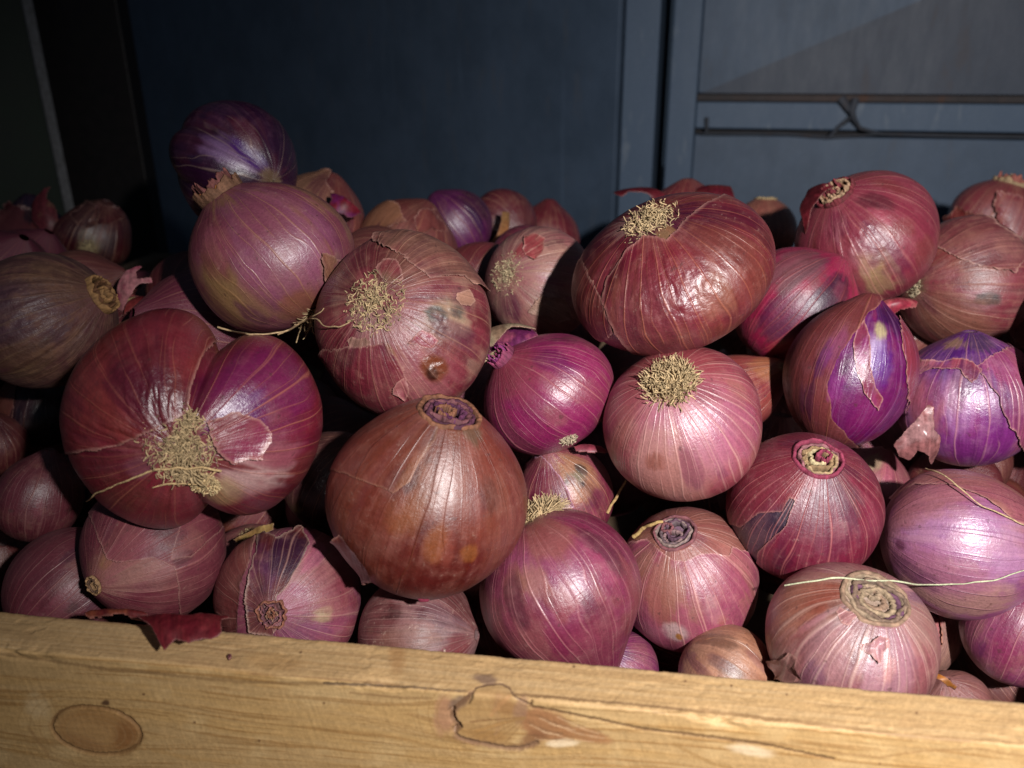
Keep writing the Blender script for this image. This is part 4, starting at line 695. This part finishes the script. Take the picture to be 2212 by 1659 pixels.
U, K = np.meshgrid(ug, np.arange(NP_), indexing='xy'); Vv = prof[:, 0][:, None] * np.ones(len(ug))[None]; Zz = prof[:, 1][:, None] * np.ones(len(ug))[None]
# slightly uneven sawn edge
edge = .0011 * (fbm(np.stack([U * 22, U * 0 + 3, U * 0], -1), 3, 3) - .5)
P = bpt(U, Vv, Zz); px, py, _ = proj(P.reshape(-1, 3)); px = px.reshape(U.shape); py = py.reshape(U.shape)
front = sst(-TH + rr * .8, -TH + rr * .1, Vv)
mm = lambda a, b, c: np.stack([a, b, c], -1)
# the photo's own coordinates on the front and top of the board serve as the drawing frame for knots and cracks
qx, qy = px, py
wn = 9 * (fbm(mm(qx / 40., qy / 40., qx * 0), 11, 3) - .5); wx, wy = qx + wn, qy + 9 * (fbm(mm(qx / 40., qy / 40., qx * 0 + 5), 12, 3) - .5)
yl = qy - .087 * qx                                    # height across the grain
kx, ky = 1062., 1550.
dk = np.sqrt(((qx - kx) / 120) ** 2 + ((qy - ky) / 62) ** 2); da = np.sqrt(((qx - 208) / 130) ** 2 + ((qy - 1578) / 70) ** 2)
bend = np.sign(qy - ky - .05 * (qx - kx)) * 46 * np.exp(-np.clip(dk - .55, 0, None) ** 2 / 1.1) + np.sign(qy - 1578 - .08 * (qx - 208)) * 28 * np.exp(-np.clip(da - .6, 0, None) ** 2 / .9)
gl = yl - bend * front * .55 + 26 * (fbm(mm(qx / 420., yl / 120., qx * 0), 21, 3) - .5)
g1 = fbm(mm(qx / 260., gl / 5.5, qx * 0), 22, 4); g2 = fbm(mm(qx / 500., gl / 17., qx * 0 + 2), 23, 3); g3 = fbm(mm(qx / 70., qy / 60., qx * 0), 24, 4); g4 = fbm(mm(qx / 6., qy / 6., qx * 0), 25, 3)
sawn = fbm(mm((qx - qy * .35) / 4.0, (qy) / 60., qx * 0), 26, 3)
c = np.broadcast_to(np.array([.42, .27, .12]), P.shape).copy()
c = mixc(c, (.44, .27, .105), sst(.42, .68, g2) * .7)
c = mixc(c, (.5, .34, .16), sst(.5, .7, g3) * .6)
c = mixc(c, (.27, .14, .045), sst(.52, .72, g1) * (.2 + .5 * front))
c = mixc(c, (.41, .265, .125), (1 - front) * .75)
c = mixc(c, (.36, .22, .1), (1 - front) * sst(.55, .75, g3) * .5)
gt = fbm(mm(qx / 230., yl / 2.6, qx * 0 + 9), 28, 3); c = mixc(c, (.28, .165, .075), (1 - front) * sst(.54, .72, gt) * .45); c = mixc(c, (.5, .36, .2), (1 - front) * sst(.46, .3, gt) * .3)
c = c * (.86 + .28 * g4[..., None]) * (.92 + .16 * sawn[..., None])
hgt = .00022 * (g4 - .5) * (1.2 - .6 * front) + .0002 * (g1 - .5) * front + .00012 * (sawn - .5)
def stroke(pts, w, colr, stn, dep=0., nz=1., w2=None):
    global c, hgt
    d = pld(pts, qx + wn * .35 * nz, qy + (wy - qy) * .35 * nz)
    m = sst(w * 1.25, w * .45, d + w * .9 * (g4 - .5)) * stn; c = mixc(c, colr, m); hgt = hgt - dep * m
def blob(x, y, rx, ry, ang, colr, stn, soft=.4, nz=.6, dep=0.):
    global c, hgt
    nz *= .6; colr = tuple(np.array(colr) ** (1. if colr[0] > .5 else 1.18))
    ca, sa = math.cos(ang), math.sin(ang); dx, dy = qx - x, qy - y
    d = np.sqrt(((dx * ca + dy * sa) / rx) ** 2 + ((-dx * sa + dy * ca) / ry) ** 2) + nz * 2 * (fbm(mm(qx / (rx * .6), qy / (ry * .8), qx * 0), int(x), 4) - .5)
    m = sst(1 + soft, 1 - soft, d) * stn; c = mixc(c, colr, m); hgt = hgt - dep * m
DK = (.035, .02, .012); BR = (.2, .1, .045)
# arris: dark weathered line where the faces meet
stroke([(0, 1411), (239, 1446), (513, 1473), (756, 1479), (870, 1484), (1006, 1493), (1140, 1502), (1269, 1513), (1512, 1534), (1661, 1551), (1900, 1582), (2212, 1606)], 4, (.2, .115, .05), .6)
stroke([(700, 1476), (800, 1480), (900, 1486), (1006, 1492)], 3.2, (.11, .07, .04), .85, .0002, 1.5)
stroke([(1110, 1499), (1300, 1516), (1520, 1536)], 3., (.16, .09, .04), .7, .0001, 1.5)
stroke([(540, 1455), (640, 1462), (756, 1470), (860, 1480)], 3., (.2, .11, .05), .55)
stroke([(756, 1497), (850, 1506), (930, 1510)], 3., (.22, .12, .05), .6)
# round sound knot at the left
E_ = [(208 + 97 * math.cos(a) * math.cos(.16) - 50 * math.sin(a) * math.sin(.16), 1578 + 97 * math.cos(a) * math.sin(.16) + 50 * math.sin(a) * math.cos(.16)) for a in np.linspace(0, 2 * math.pi, 40)]
blob(208, 1578, 94, 48, .16, (.36, .2, .08), .8, .2, .1); blob(195, 1582, 60, 28, .16, (.44, .28, .13), .6, .5, .5); blob(272, 1590, 26, 36, .2, (.27, .13, .05), .7, .5, .4); blob(180, 1605, 50, 14, .3, (.3, .16, .07), .5, .5, .5)
for q_ in (.84, .66, .48, .28): stroke([(208 + (x - 208) * q_, 1582 + (y - 1578) * q_) for x, y in E_], 2, (.33, .2, .09), .3)
stroke(E_, 3.4, (.1, .05, .02), .9, .0009, .5); stroke(E_, 8, (.24, .13, .05), .5)
blob(228, 1518, 9, 6, 0, (.1, .05, .03), .9, .4, .6); blob(80, 1525, 30, 24, .5, (.58, .43, .24), .5)
stroke([(0, 1500), (60, 1508), (110, 1505)], 5, (.36, .2, .07), .5); stroke([(60, 1570), (110, 1640), (190, 1659)], 4, (.3, .17, .07), .5); stroke([(330, 1620), (420, 1640), (520, 1646)], 5, (.38, .22, .08), .5)
# split knot in the middle
blob(962, 1545, 24, 40, .1, (.42, .24, .15), .8, .35, .5); blob(1055, 1545, 72, 62, .1, (.41, .265, .125), .7, .2, .2); blob(1090, 1525, 30, 22, .5, (.3, .16, .07), .6, .5, .6); blob(1050, 1590, 50, 14, .1, (.34, .19, .07), .6, .5, .5); blob(1175, 1566, 58, 34, .35, (.34, .18, .09), .95, .2, .35); blob(1262, 1588, 60, 14, .22, (.36, .19, .09), .9, .3, .4); blob(1150, 1595, 30, 16, -.4, (.24, .12, .06), .8, .4, .5)
blob(1216, 1605, 34, 9, -.05, (.68, .54, .36), .8, .3, .5); blob(1050, 1467, 26, 10, .1, (.2, .13, .1), .8, .4, .6); blob(990, 1518, 20, 13, -.5, (.2, .14, .11), .75, .4, .6); blob(1125, 1535, 14, 30, .2, (.3, .18, .12), .7, .4, .5)
crack = [(1019, 1495), (1010, 1507), (1000, 1516), (985, 1527), (975, 1535), (978, 1549), (984, 1560), (992, 1568), (982, 1575), (985, 1588), (1002, 1597), (1030, 1605), (1064, 1611), (1098, 1616), (1125, 1617), (1148, 1609), (1160, 1604)]
stroke(crack[4:9], 5.6, DK, 1., .0016, 1.3); stroke(crack[:5], 4.2, DK, .9, .0012, 1.3); stroke(crack[8:], 3.6, (.07, .04, .025), .85, .0007, 1.3); stroke(crack, 8, (.2, .11, .06), .7, 0, 1.3); stroke([(1075, 1500), (1068, 1530), (1078, 1560), (1070, 1585)], 5, (.3, .17, .08), .5, 0, 2); stroke([(1040, 1505), (1032, 1540), (1040, 1580)], 4, (.32, .19, .08), .45, 0, 2)
stroke([(1019, 1497), (1030, 1484), (1054, 1477), (1084, 1476), (1100, 1484), (1107, 1496), (1115, 1508), (1136, 1518), (1149, 1525)], 2.4, (.11, .06, .035), .9, .0004, 1.2)
stroke([(1022, 1498), (1018, 1512), (1012, 1522)], 2.4, DK, .8, .0006); stroke([(1149, 1514), (1147, 1527), (1183, 1533), (1269, 1550), (1382, 1574), (1512, 1590), (1640, 1606), (1800, 1640)], 3.0, (.09, .045, .02), .85, .0005, .6)
stroke([(1149, 1525), (1300, 1535), (1420, 1541), (1530, 1531)], 2., (.24, .14, .055), .7); stroke([(1016, 1559), (1080, 1554), (1132, 1549)], 2.2, (.2, .1, .04), .75); stroke([(1030, 1580), (1080, 1563), (1130, 1552)], 4, (.34, .18, .06), .6)
stroke([(1100, 1505), (1080, 1520), (1060, 1545)], 5, (.4, .21, .09), .5, 0, 2)
for k_, (a0, b0) in enumerate(((1618, 1000), (1628, 1010), (1640, 1030), (1651, 1040))): stroke([(760 + 40 * k_, a0 - 12), (880, a0 - 6), (b0, a0), (b0 + 90, a0 + 12)], 1.6, (.3, .17, .06), .45)
stroke([(800, 1560), (860, 1580), (920, 1592), (980, 1600)], 2.2, (.32, .19, .07), .5, 0, 2); stroke([(756, 1550), (840, 1566), (900, 1586)], 2., (.34, .2, .08), .45, 0, 2)
for bx, by in ((1018, 1562), (1014, 1576), (1022, 1590), (1040, 1600), (1064, 1604), (1092, 1604)): stroke([(1134, 1550), ((1134 + bx) / 2 + 6, (1550 + by) / 2 - 3), (bx, by)], 1.7, (.25, .14, .055), .55, 0, .8)
for bx, by, cx_, cy_ in ((1200, 1545, 1300, 1582), (1180, 1558, 1312, 1592), (1165, 1575, 1290, 1598), (1150, 1590, 1240, 1598), (1160, 1548, 1250, 1574), (1140, 1562, 1215, 1586)): stroke([(bx, by), ((bx + cx_) / 2, (by + cy_) / 2 + 5), (cx_, cy_)], 1.9, (.2, .105, .05), .5, .00015, 1.4); stroke([(bx + 6, by + 5), ((bx + cx_) / 2 + 4, (by + cy_) / 2 + 10), (cx_ - 8, cy_ + 3)], 1.6, (.5, .34, .2), .45, 0, 1.4)
for q_, w_ in ((1.25, 2.2), (1.45, 2.), (1.7, 1.8)):
    stroke([(1062 - 95 * q_ * math.cos(a), 1550 + 62 * q_ * math.sin(a) - 8 * math.cos(a)) for a in np.linspace(-.9, 1.3, 12)], w_, (.28, .16, .06), .4, 0, 2)
    stroke([(208 + (x - 208) * (q_ + .05), 1578 + (y - 1578) * (q_ + .1)) for x, y in E_[5:34]], w_, (.28, .16, .06), .3, 0, 2)
# long dark figure at the right
stroke([(1512, 1532), (1661, 1551), (1780, 1567), (1870, 1577), (1960, 1592), (2080, 1600)], 6, (.24, .14, .06), .65, 0, 1.5)
stroke([(1456, 1580), (1560, 1592), (1650, 1602), (1760, 1618), (1830, 1630), (1900, 1636), (2000, 1622), (2100, 1618), (2212, 1634)], 3.2, (.27, .15, .06), .6, 0, 1.2)
blob(1620, 1621, 46, 12, .15, (.7, .58, .4), .6); stroke([(1456, 1608), (1540, 1650), (1580, 1659)], 4, (.3, .17, .06), .6)
blob(860, 1410, 18, 44, .1, (.34, .19, .08), .6, .6, .5); blob(600, 1430, 60, 18, .09, (.4, .24, .1), .4)
for x, y in ((310, 1500), (700, 1520), (1240, 1440), (1480, 1470), (1010, 1400), (1700, 1500), (1980, 1540), (420, 1560), (560, 1600), (1900, 1650), (650, 1410), (1580, 1480)): blob(x, y, 3.2, 2.6, 0, (.15, .08, .04), .8, .4, .5)
# grime along the inner edge
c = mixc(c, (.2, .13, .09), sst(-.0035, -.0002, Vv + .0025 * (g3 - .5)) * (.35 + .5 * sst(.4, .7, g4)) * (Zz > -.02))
Nn = E3[None, None] * (1 - front)[..., None] - E2[None, None] * front[..., None]
ad = np.sqrt((Vv + TH) ** 2 + Zz ** 2); chip = sst(.52, .8, fbm(mm(U * 55, U * 0 + 1, Zz * 150), 41, 4)) * np.exp(-(ad / .0035) ** 2); P = P + (E2 - E3) * (chip * .0022)[..., None]; hgt = hgt - .0003 * sst(.55, .75, fbm(mm(U * 140, Vv * 200, Zz * 200), 43, 4)) * (1 - front)
P = P + Nn * (hgt[..., None]) + E3 * (edge * sst(-.03, -.001, Zz))[..., None]
rgh = .5 + .2 * (1 - front) + .1 * (g3 - .5)
ws = NT('pale raw wood'); wc = ws.attr('col').outputs['Color']; tco = ws.n('ShaderNodeTexCoord').outputs['Object']
nf = ws.noise(tco, 1500., 3., .6); nm_ = ws.noise(ws.vmul(tco, (60., 400., 700.)), 1., 4., .6)
wcc = ws.mix(1., wc, ws.mix(nf, (.8, .78, .75), (1.2, 1.2, 1.22)), 'MULTIPLY'); wcc = ws.mix(1., wcc, ws.mix(nm_, (.85, .83, .8), (1.15, 1.15, 1.16)), 'MULTIPLY')
sm_ = ws.n('ShaderNodeSeparateColor'); ws.put(sm_.inputs[0], ws.attr('msk').outputs['Color'])
MW = ws.finish(wcc, ws.math('ADD', sm_.outputs[0], ws.math('MULTIPLY', nm_, .15)), ws.math('ADD', ws.math('MULTIPLY', nf, .25), nm_), .22, .0005, .3)
Q = gridquads(NP_, len(ug), False)
link('front_board', mesh('front_board', P.reshape(-1, 3) - CO, Q[:, ::-1], np.clip(c, .01, .8).reshape(-1, 3), None, np.stack([rgh, rgh * 0, rgh * 0], -1).reshape(-1, 3)), crate, MW)
MW2 = simple_mat('dusty darkened raw wood', (.1, .065, .04), (.16, .1, .06), 60., .8)  # dusty inner boards, darkened so gaps between the onions read as shade
def bbox(u0, u1, v0, v1, z0, z1): return [bpt(np.array(a), np.array(b), np.array(d)) for d in (z0, z1) for a, b in ((u0, v0), (u1, v0), (u1, v1), (u0, v1))]
VB = .56
for nm, b in (('side_board', (-.27, -.25, .0004, VB, -.115, -.001)), ('side_board', (.65, .67, .0004, VB, -.115, -.001)), ('back_board', (-.27, .67, VB + .0004, VB + .02, -.115, -.001)), ('bottom_board', (-.27, .67, -TH, VB + .02, -.19, -.1155))):
    V, Q = boxes([bbox(*b)]); link(nm, mesh(nm, V - CO, Q, smooth=False), crate, MW2)

# ------------------------------------------------------------------ loose peels, straw and crumbs
def bvh():
    V = []; Q = []; b = 0
    for v, q in BULBS: V.append(v); Q.append(q + b); b += len(v)
    return BVHTree.FromPolygons(np.concatenate(V).tolist(), np.concatenate(Q).tolist())
TREE = bvh()
def depth(x, y, dflt):
    r = ray(x, y); n = np.linalg.norm(r); h = TREE.ray_cast(Vector(CP), Vector(r / n))
    return h[3] / n if h[0] is not None else dflt
def strand(name, pts, rad, col, label, cat, dflt=.36, lift=.0009, parent=None, o0=None, nsub=10, flat=1.):
    pts = np.array(pts, float); tt = np.linspace(0, len(pts) - 1, nsub * (len(pts) - 1) + 1); a = np.clip(tt.astype(int), 0, len(pts) - 2); f = (tt - a)[:, None]
    pm = pts[np.clip(a - 1, 0, None)]; p_0 = pts[a]; p_1 = pts[a + 1]; p_2 = pts[np.clip(a + 2, None, len(pts) - 1)]
    xy = .5 * (2 * p_0 + (p_1 - pm) * f + (2 * pm - 5 * p_0 + 4 * p_1 - p_2) * f ** 2 + (3 * p_0 - pm - 3 * p_1 + p_2) * f ** 3)
    d = []; last = dflt
    for x, y in xy:
        last = min(depth(x, y, last), dflt + .05); d.append(last)
    d = np.array(d)
    d = np.array([d[max(0, i - 5):i + 6].min() for i in range(len(d))]); kk = np.ones(7) / 7; d = np.convolve(np.pad(d, 3, 'edge'), kk, 'valid') - lift
    P = np.array([at(x, y, q) for (x, y), q in zip(xy, d)]); jt = fbm(np.stack([np.arange(len(P)) / 6., np.full(len(P), xy[0, 0]), np.zeros(len(P))], -1), 7, 2); P = P + UP * ((jt - .5) * .0016)[:, None]; rad = rad * (.7 + .7 * fbm(np.stack([np.arange(len(P)) / 4., np.full(len(P), xy[0, 1]), np.zeros(len(P))], -1), 8, 2)); o = P.mean(0) if o0 is None else o0
    V, Q = tubes(P[None] - o, (rad * np.linspace(1, .6, len(P)))[None], 6); cc = np.tile(col, (len(V), 1)) * (.8 + .4 * np.random.default_rng(3).random((len(V), 1)))
    ob = link(name, mesh(name, V, Q, cc), parent, M_ROOT, None if parent is not None else o)
    if label: tag(ob, label, cat)
    return ob
byl = {}
for o in list(SC.objects):
    if o.parent is None and 'label' in o.keys(): byl[o['label'][:12]] = o
def own(pref): return next(o for o in SC.objects if o.parent is None and o.get('label', '').startswith(pref))
for pts in ([(478, 1020), (440, 1009), (400, 1010), (360, 1012), (320, 1020), (285, 1035), (245, 1052), (215, 1064), (186, 1083)], [(470, 1012), (452, 1030), (440, 1046), (410, 1044), (375, 1046), (330, 1055)]):
    o = own('big heart'); strand('long_root', pts, .00045, (.52, .36, .18), None, None, .33, .001, o, np.array(o.location))
for pts in ([(470, 705), (520, 718), (570, 722), (620, 712), (660, 694), (688, 678), (700, 665)], [(600, 724), (640, 704), (680, 690), (700, 704), (730, 704), (755, 695)], [(655, 694), (648, 715), (640, 740)]):
    o = own('brownish lilac'); strand('long_root', pts, .00042, (.45, .31, .17), None, None, .375, .0012, o, np.array(o.location))
strand('straw_blade', [(1695, 1266), (1790, 1252), (1900, 1254), (1990, 1263), (2080, 1263), (2160, 1248), (2215, 1232)],   .00036, (.45, .46, .3), 'pale green dry grass blade lying across the lilac onion', 'straw', .345, .0009)
strand('root_strand', [(2000, 1012), (2040, 1028), (2080, 1060), (2120, 1090), (2170, 1115), (2215, 1135)], .0004, (.42, .3, .17), 'long tan root strand hanging over the top of the lilac onion', 'root', .37, .0009)
strand('dry_stalk', [(1312, 1110), (1325, 1085), (1342, 1058), (1352, 1040)], .0008, (.36, .23, .1), 'short yellow dry stalk stuck in the gap under the pale pink onion', 'straw', .41, .001)
strand('dry_leaf', [(1368, 1160), (1385, 1146), (1405, 1136), (1432, 1126)], .0010, (.38, .25, .1), 'curled yellow leaf scrap beside the ringed grey neck', 'leaf scrap', .375, .002)
def ontop(x, y, z): return onplane(x, y, np.array([0, 0, z]), np.array([0, 0, 1.]))
pc = ontop(390, 1345, .016)
pn = nrm(E3 * .9 - E2 * .35 + E1 * .1)
o = sheet('onion_peel', [(288, 1318), (330, 1314), (380, 1318), (440, 1316), (488, 1312), (490, 1322), (476, 1330), (478, 1362), (470, 1372), (456, 1376), (440, 1376), (405, 1384), (378, 1378), (350, 1396), (338, 1378), (322, 1346), (306, 1334)], pc, pn, .004, (.2, .025, .04), (.24, .04, .05), 2.2, seed=71, rough=.45, wave=.0008)
tag(o, 'wine red papery peel hanging over the front board under the dusty rose onion', 'onion peel')
o = sheet('onion_peel', [(170, 1318), (205, 1309), (250, 1306), (300, 1308), (322, 1322), (300, 1330), (250, 1324), (215, 1328), (190, 1326)], ontop(250, 1318, .006), nrm(E3 - E2 * .2), .004, (.2, .04, .04), (.3, .1, .06), 2.5, seed=72)
tag(o, 'crumpled dark peel scrap at the inner edge of the board, left of the hanging peel', 'onion peel')
for x, y, col, lb in ((496, 1419, (.2, .06, .08), 'tiny purple crumb on top of the board, right of the hanging peel'), (960, 1405, (.7, .62, .55), 'tiny whitish crumb on top of the board, below the scuffed grey brown onion')):
    q = ontop(x, y, .0004); o = sheet('peel_crumb', [(x - 5, y), (x, y - 6), (x + 5, y - 4), (x + 3, y + 3), (x - 2, y + 6)] if x < 900 else [(x - 2, y - 2), (x + 2, y - 2), (x + 2, y + 2), (x - 2, y + 2)], q + E3 * .0008, E3, 0, col, None, .4, seed=73, step=.6, thick=.0008, wave=.0003)
    tag(o, lb, 'crumb')
o = sheet('onion_peel', [(1238, 962), (1262, 954), (1300, 962), (1318, 972), (1280, 976), (1245, 972)], at(1278, 966, .385), nrm(camdir((0, .7, .7))), .002, (.38, .1, .14), (.3, .07, .1), 1.5, seed=74)
tag(o, 'small pink peel scrap in the gap left of the pale pink onion', 'onion peel')

# ------------------------------------------------------------------ painted metal partition behind
yaw = math.radians(-15); W1 = np.array([math.cos(yaw), math.sin(yaw), 0]); W2 = np.array([-W1[1], W1[0], 0]); WC = at(1400, 250, .90)
def wu(x, y=200): q = onplane(x, y, WC, W2) - WC; return float(q @ W1)
def wz(x, y): return float(onplane(x, y, WC, W2)[2])
def paint_mat(name, c1, c2, rust, amt, rough=.55):
    s = NT(name); tc = s.n('ShaderNodeTexCoord').outputs['Object']
    n1 = s.noise(tc, 13., 6., .68); n2 = s.noise(s.vmul(tc, (1., 1., .25)), 60., 5., .65); n3 = s.noise(tc, 420., 3., .6)
    c = s.mix(s.ss(n1, .3, .7), tuple(v * .9 for v in c1), tuple(v * 1.05 for v in c2)); c = s.mix(s.math('MULTIPLY', s.ss(s.noise(s.vmul(tc, (30., 30., 2.)), 1., 5., .7, .6), .6, .72), .4), c, tuple(v * 1.6 for v in c2)); c = s.mix(s.math('MULTIPLY', s.ss(n2, .56, .7), amt), c, rust); c = s.mix(s.math('MULTIPLY', s.ss(n3, .5, .8), .25), c, tuple(v * 1.7 for v in c1))
    return s.finish(c, s.math('MULTIPLY_ADD', n2, .3, rough - .15), s.math('ADD', s.math('MULTIPLY', n3, .3), n1), .25, .001, .35)
PB = paint_mat('blue grey paint', (.058, .086, .13), (.068, .098, .147), (.1, .1, .11), .3)
PB2 = paint_mat('worn blue grey paint', (.074, .112, .17), (.058, .09, .142), (.16, .19, .23), .7)
PR = paint_mat('rusty edge', (.04, .035, .036), (.065, .045, .04), (.09, .045, .03), .8, .75)
PDK = paint_mat('dark steel', (.035, .04, .05), (.05, .055, .07), (.08, .05, .04), .5, .7)
PD = paint_mat('darker brown grey paint', (.046, .06, .088), (.052, .062, .086), (.075, .065, .07), .5)
PK = simple_mat('dark gap', (.012, .011, .013), (.02, .018, .02), 40., .8)
wall = empty('metal_partition', WC - E3 * (WC[2] + .1901)); tag(wall, 'blue grey painted metal partition with a rusty ledge and vertical slots behind the heap', 'partition'); WO = np.array(wall.location)
def wb(name, u0, u1, z0, z1, d0, d1, mat, bev=.0015, parent=None, rot=None):
    cs = [WC * [1, 1, 0] + W1 * a + W2 * b + E3 * z for z in (z0, z1) for a, b in ((u0, d0), (u1, d0), (u1, d1), (u0, d1))]
    V, Q = boxes([cs]); o = link(name, mesh(name, V - WO, Q, smooth=False), wall if parent is None else parent, mat)
    if bev: m = o.modifiers.new('b', 'BEVEL'); m.width = bev; m.segments = 2
    return o
ZB, ZT = -.1901, .55
hy = math.radians(41); HP = WC * [1, 1, 0] + W1 * wu(1333); H1 = np.array([-math.cos(hy), math.sin(hy), 0]); H2 = np.array([math.sin(hy), math.cos(hy), 0])   # panel turned back at an invented angle so light fades along it
V, Q = boxes([[HP + H1 * a + H2 * b + E3 * z for z in (ZB, 1.) for a, b in ((0, 0), (0, .03), (1.9, .03), (1.9, 0))]])
o = link('large_panel', mesh('large_panel', V - WO, Q, smooth=False), wall, PB); m_ = o.modifiers.new('b', 'BEVEL'); m_.width = .0015; m_.segments = 2
wb('slot', wu(1333) + .0002, wu(1345), ZB, ZT, .15, .16, PK, 0)
wb('door_stile', wu(1345), wu(1419), ZB, ZT, -.004, .12, PB2)
wb('slot', wu(1419) + .0002, wu(1445), ZB, ZT, .15, .16, PK, 0)
wb('door_stile', wu(1446), wu(1506), ZB, ZT, -.004, .12, PB2)
R0, R1 = wu(1506) + .0003, wu(2600)
zr = wz(1800, 212); zg = wz(1800, 289)
wb('upper_panel', R0, R1, zr + .004, ZT, .003, .02, PB)
wb('rusty_ledge', R0, R1, zr - .0036, zr + .0032, -.003, .02, PR, .001)
wb('middle_rail', R0, R1, zg + .0035, zr - .0044, -.001, .02, PB2)
wb('groove', R0, R1, zg - .003, zg + .003, .012, .02, PK, 0)
wb('lower_panel', R0, R1, ZB, zg - .0033, .002, .02, PB)
# darker slanted area of the upper panel, built as a thin plate
tri = [(R0 + .004, zr + .0042), (R1, zr + .0042), (R1, zr + .30), (wu(1990, 0), wz(1990, 0))]
V = np.array([WC * [1, 1, 0] + W1 * a + W2 * b + E3 * z for b in (.0022, .0045) for a, z in tri]); 
o = link('darker_slant', mesh('darker_slant', V - WO, [[0, 1, 2, 3], [4, 7, 6, 5], [0, 4, 5, 1], [1, 5, 6, 2], [2, 6, 7, 3], [3, 7, 4, 0]], smooth=False), wall, PD)
# bracket of two bent straps hanging from the ledge to the groove
def strap(pts, w, name):
    P = np.array([WC * [1, 1, 0] + W1 * wu(x, y) - W2 * q + E3 * wz(x, y) for x, y, q in pts])
    V, Q = tubes(P[None] - WO, np.array(w)[None], 8); return link(name, mesh(name, V, Q), wall, PDK)
strap([(1815, 212, .006), (1835, 236, .009), (1838, 252, .008), (1812, 272, .006), (1788, 296, .006)], [.0045, .004, .003, .002, .0015], 'bracket_strap')
strap([(1846, 214, .007), (1838, 238, .011), (1842, 255, .009), (1856, 276, .006), (1900, 288, .006)], [.004, .0036, .003, .002, .0015], 'bracket_strap')
strap([(1515, 288, .0045), (1700, 289, .0045), (1788, 296, .0045), (1900, 289, .0045), (2100, 294, .0045), (2400, 299, .0045)], [.0014] * 6, 'tie_rod')
strap([(1527, 253, .004), (1527, 275, .004), (1526, 284, .004)], [.0022, .002, .002], 'latch_pin')
# dark timber post and the edge of a metal sheet at the left
def vpost(name, xa, xb, d, thick, mat, label, cat, yref=230):
    a = at(xa, yref, d); b = at(xb, yref, d); e = nrm((b - a) * [1, 1, 0]); n = np.array([-e[1], e[0], 0]); w = np.linalg.norm((b - a)[:2]); b0 = a * [1, 1, 0]
    cs = [b0 + e * p + n * q + E3 * z for z in (-.1901, .55) for p, q in ((0, 0), (w, 0), (w, thick), (0, thick))]
    V, Q = boxes([cs]); o0 = b0 + e * w / 2 + E3 * -.1901; o = link(name, mesh(name, V - o0, Q, smooth=False), None, mat, o0); m = o.modifiers.new('b', 'BEVEL'); m.width = .002; m.segments = 2
    return tag(o, label, cat)
vpost('timber_post', 112, 290, .93, .03, simple_mat('black brown timber', (.005, .0035, .0035), (.008, .005, .005), 90., .6), 'blackish brown upright post in the shaded back left corner', 'post')
side = empty('side_sheet', at(110, 230, .90) * [1, 1, 0] - E3 * .1901); tag(side, 'dark green metal sheet with a thin grey edge at the far left', 'metal sheet'); SO = np.array(side.location)
a = at(112, 230, .90) * [1, 1, 0]; dr = nrm(np.array([-.75, -.66, 0])); nn = np.array([-dr[1], dr[0], 0])
for nm, u0, u1, q0, q1, mt in (('sheet_panel', .009, .5, .001, .004, simple_mat('dark green sheet', (.008, .014, .009), (.012, .026, .013), 12., .5)), ('edge_strip', -.001, .0085, -.003, .008, simple_mat('grey metal edge', (.12, .12, .12), (.2, .2, .21), 200., .45))):
    cs = [a + dr * p - nn * q + E3 * z for z in (-.1901, .55) for p, q in ((u0, q0), (u1, q0), (u1, q1), (u0, q1))]
    V, Q = boxes([cs]); link(nm, mesh(nm, V - SO, Q, smooth=False), side, mt)
# ground below the crate
fm = simple_mat('grey concrete', (.12, .115, .11), (.18, .17, .16), 8., .9)
V = np.array([(-3, -3, -.1903), (3, -3, -.1903), (3, 3, -.1903), (-3, 3, -.1903)], float); tag(link('ground', mesh('ground', V, [[0, 1, 2, 3]], smooth=False), None, fm), kind='structure')
# ------------------------------------------------------------------ light and camera
w = bpy.data.worlds.new('World'); SC.world = w; w.use_nodes = True
bg = w.node_tree.nodes['Background']; bg.inputs[0].default_value = (.5, .7, 1., 1); bg.inputs[1].default_value = WORLD_STR
TG = np.array([.03, .32, .03]); az, el = math.radians(16), math.radians(32); LD = .55
LP = TG + LD * np.array([math.sin(az) * math.cos(el), -math.cos(az) * math.cos(el), math.sin(el)])
l = bpy.data.lights.new('key lamp', 'SPOT'); l.energy = LAMP_W; l.color = (1., .97, .955); l.shadow_soft_size = .009; l.spot_size = math.radians(SPOT_DEG); l.spot_blend = SPOT_BL
lo = bpy.data.objects.new('key_lamp', l); COL.objects.link(lo); lo.location = LP; lo.rotation_euler = (Vector(AIM) - Vector(LP)).to_track_quat('-Z', 'Y').to_euler()
cam = bpy.data.cameras.new('Camera'); cam.sensor_width = 36; cam.lens = 36 * F / W; cam.clip_start = .01; cam.clip_end = 50
co = bpy.data.objects.new('Camera', cam); COL.objects.link(co); co.location = CP
from mathutils import Matrix
co.rotation_euler = Matrix([[RT[i], UP[i], -FW[i]] for i in range(3)]).to_euler()
cam.dof.use_dof = True; cam.dof.focus_distance = .365; cam.dof.aperture_fstop = cam.lens / 3.3
SC.camera = co
vs = SC.view_settings; vs.view_transform = 'Standard'; vs.look = 'None'; vs.exposure = 0; vs.gamma = 1; vs.use_curve_mapping = False
SC.cycles.use_denoising = True
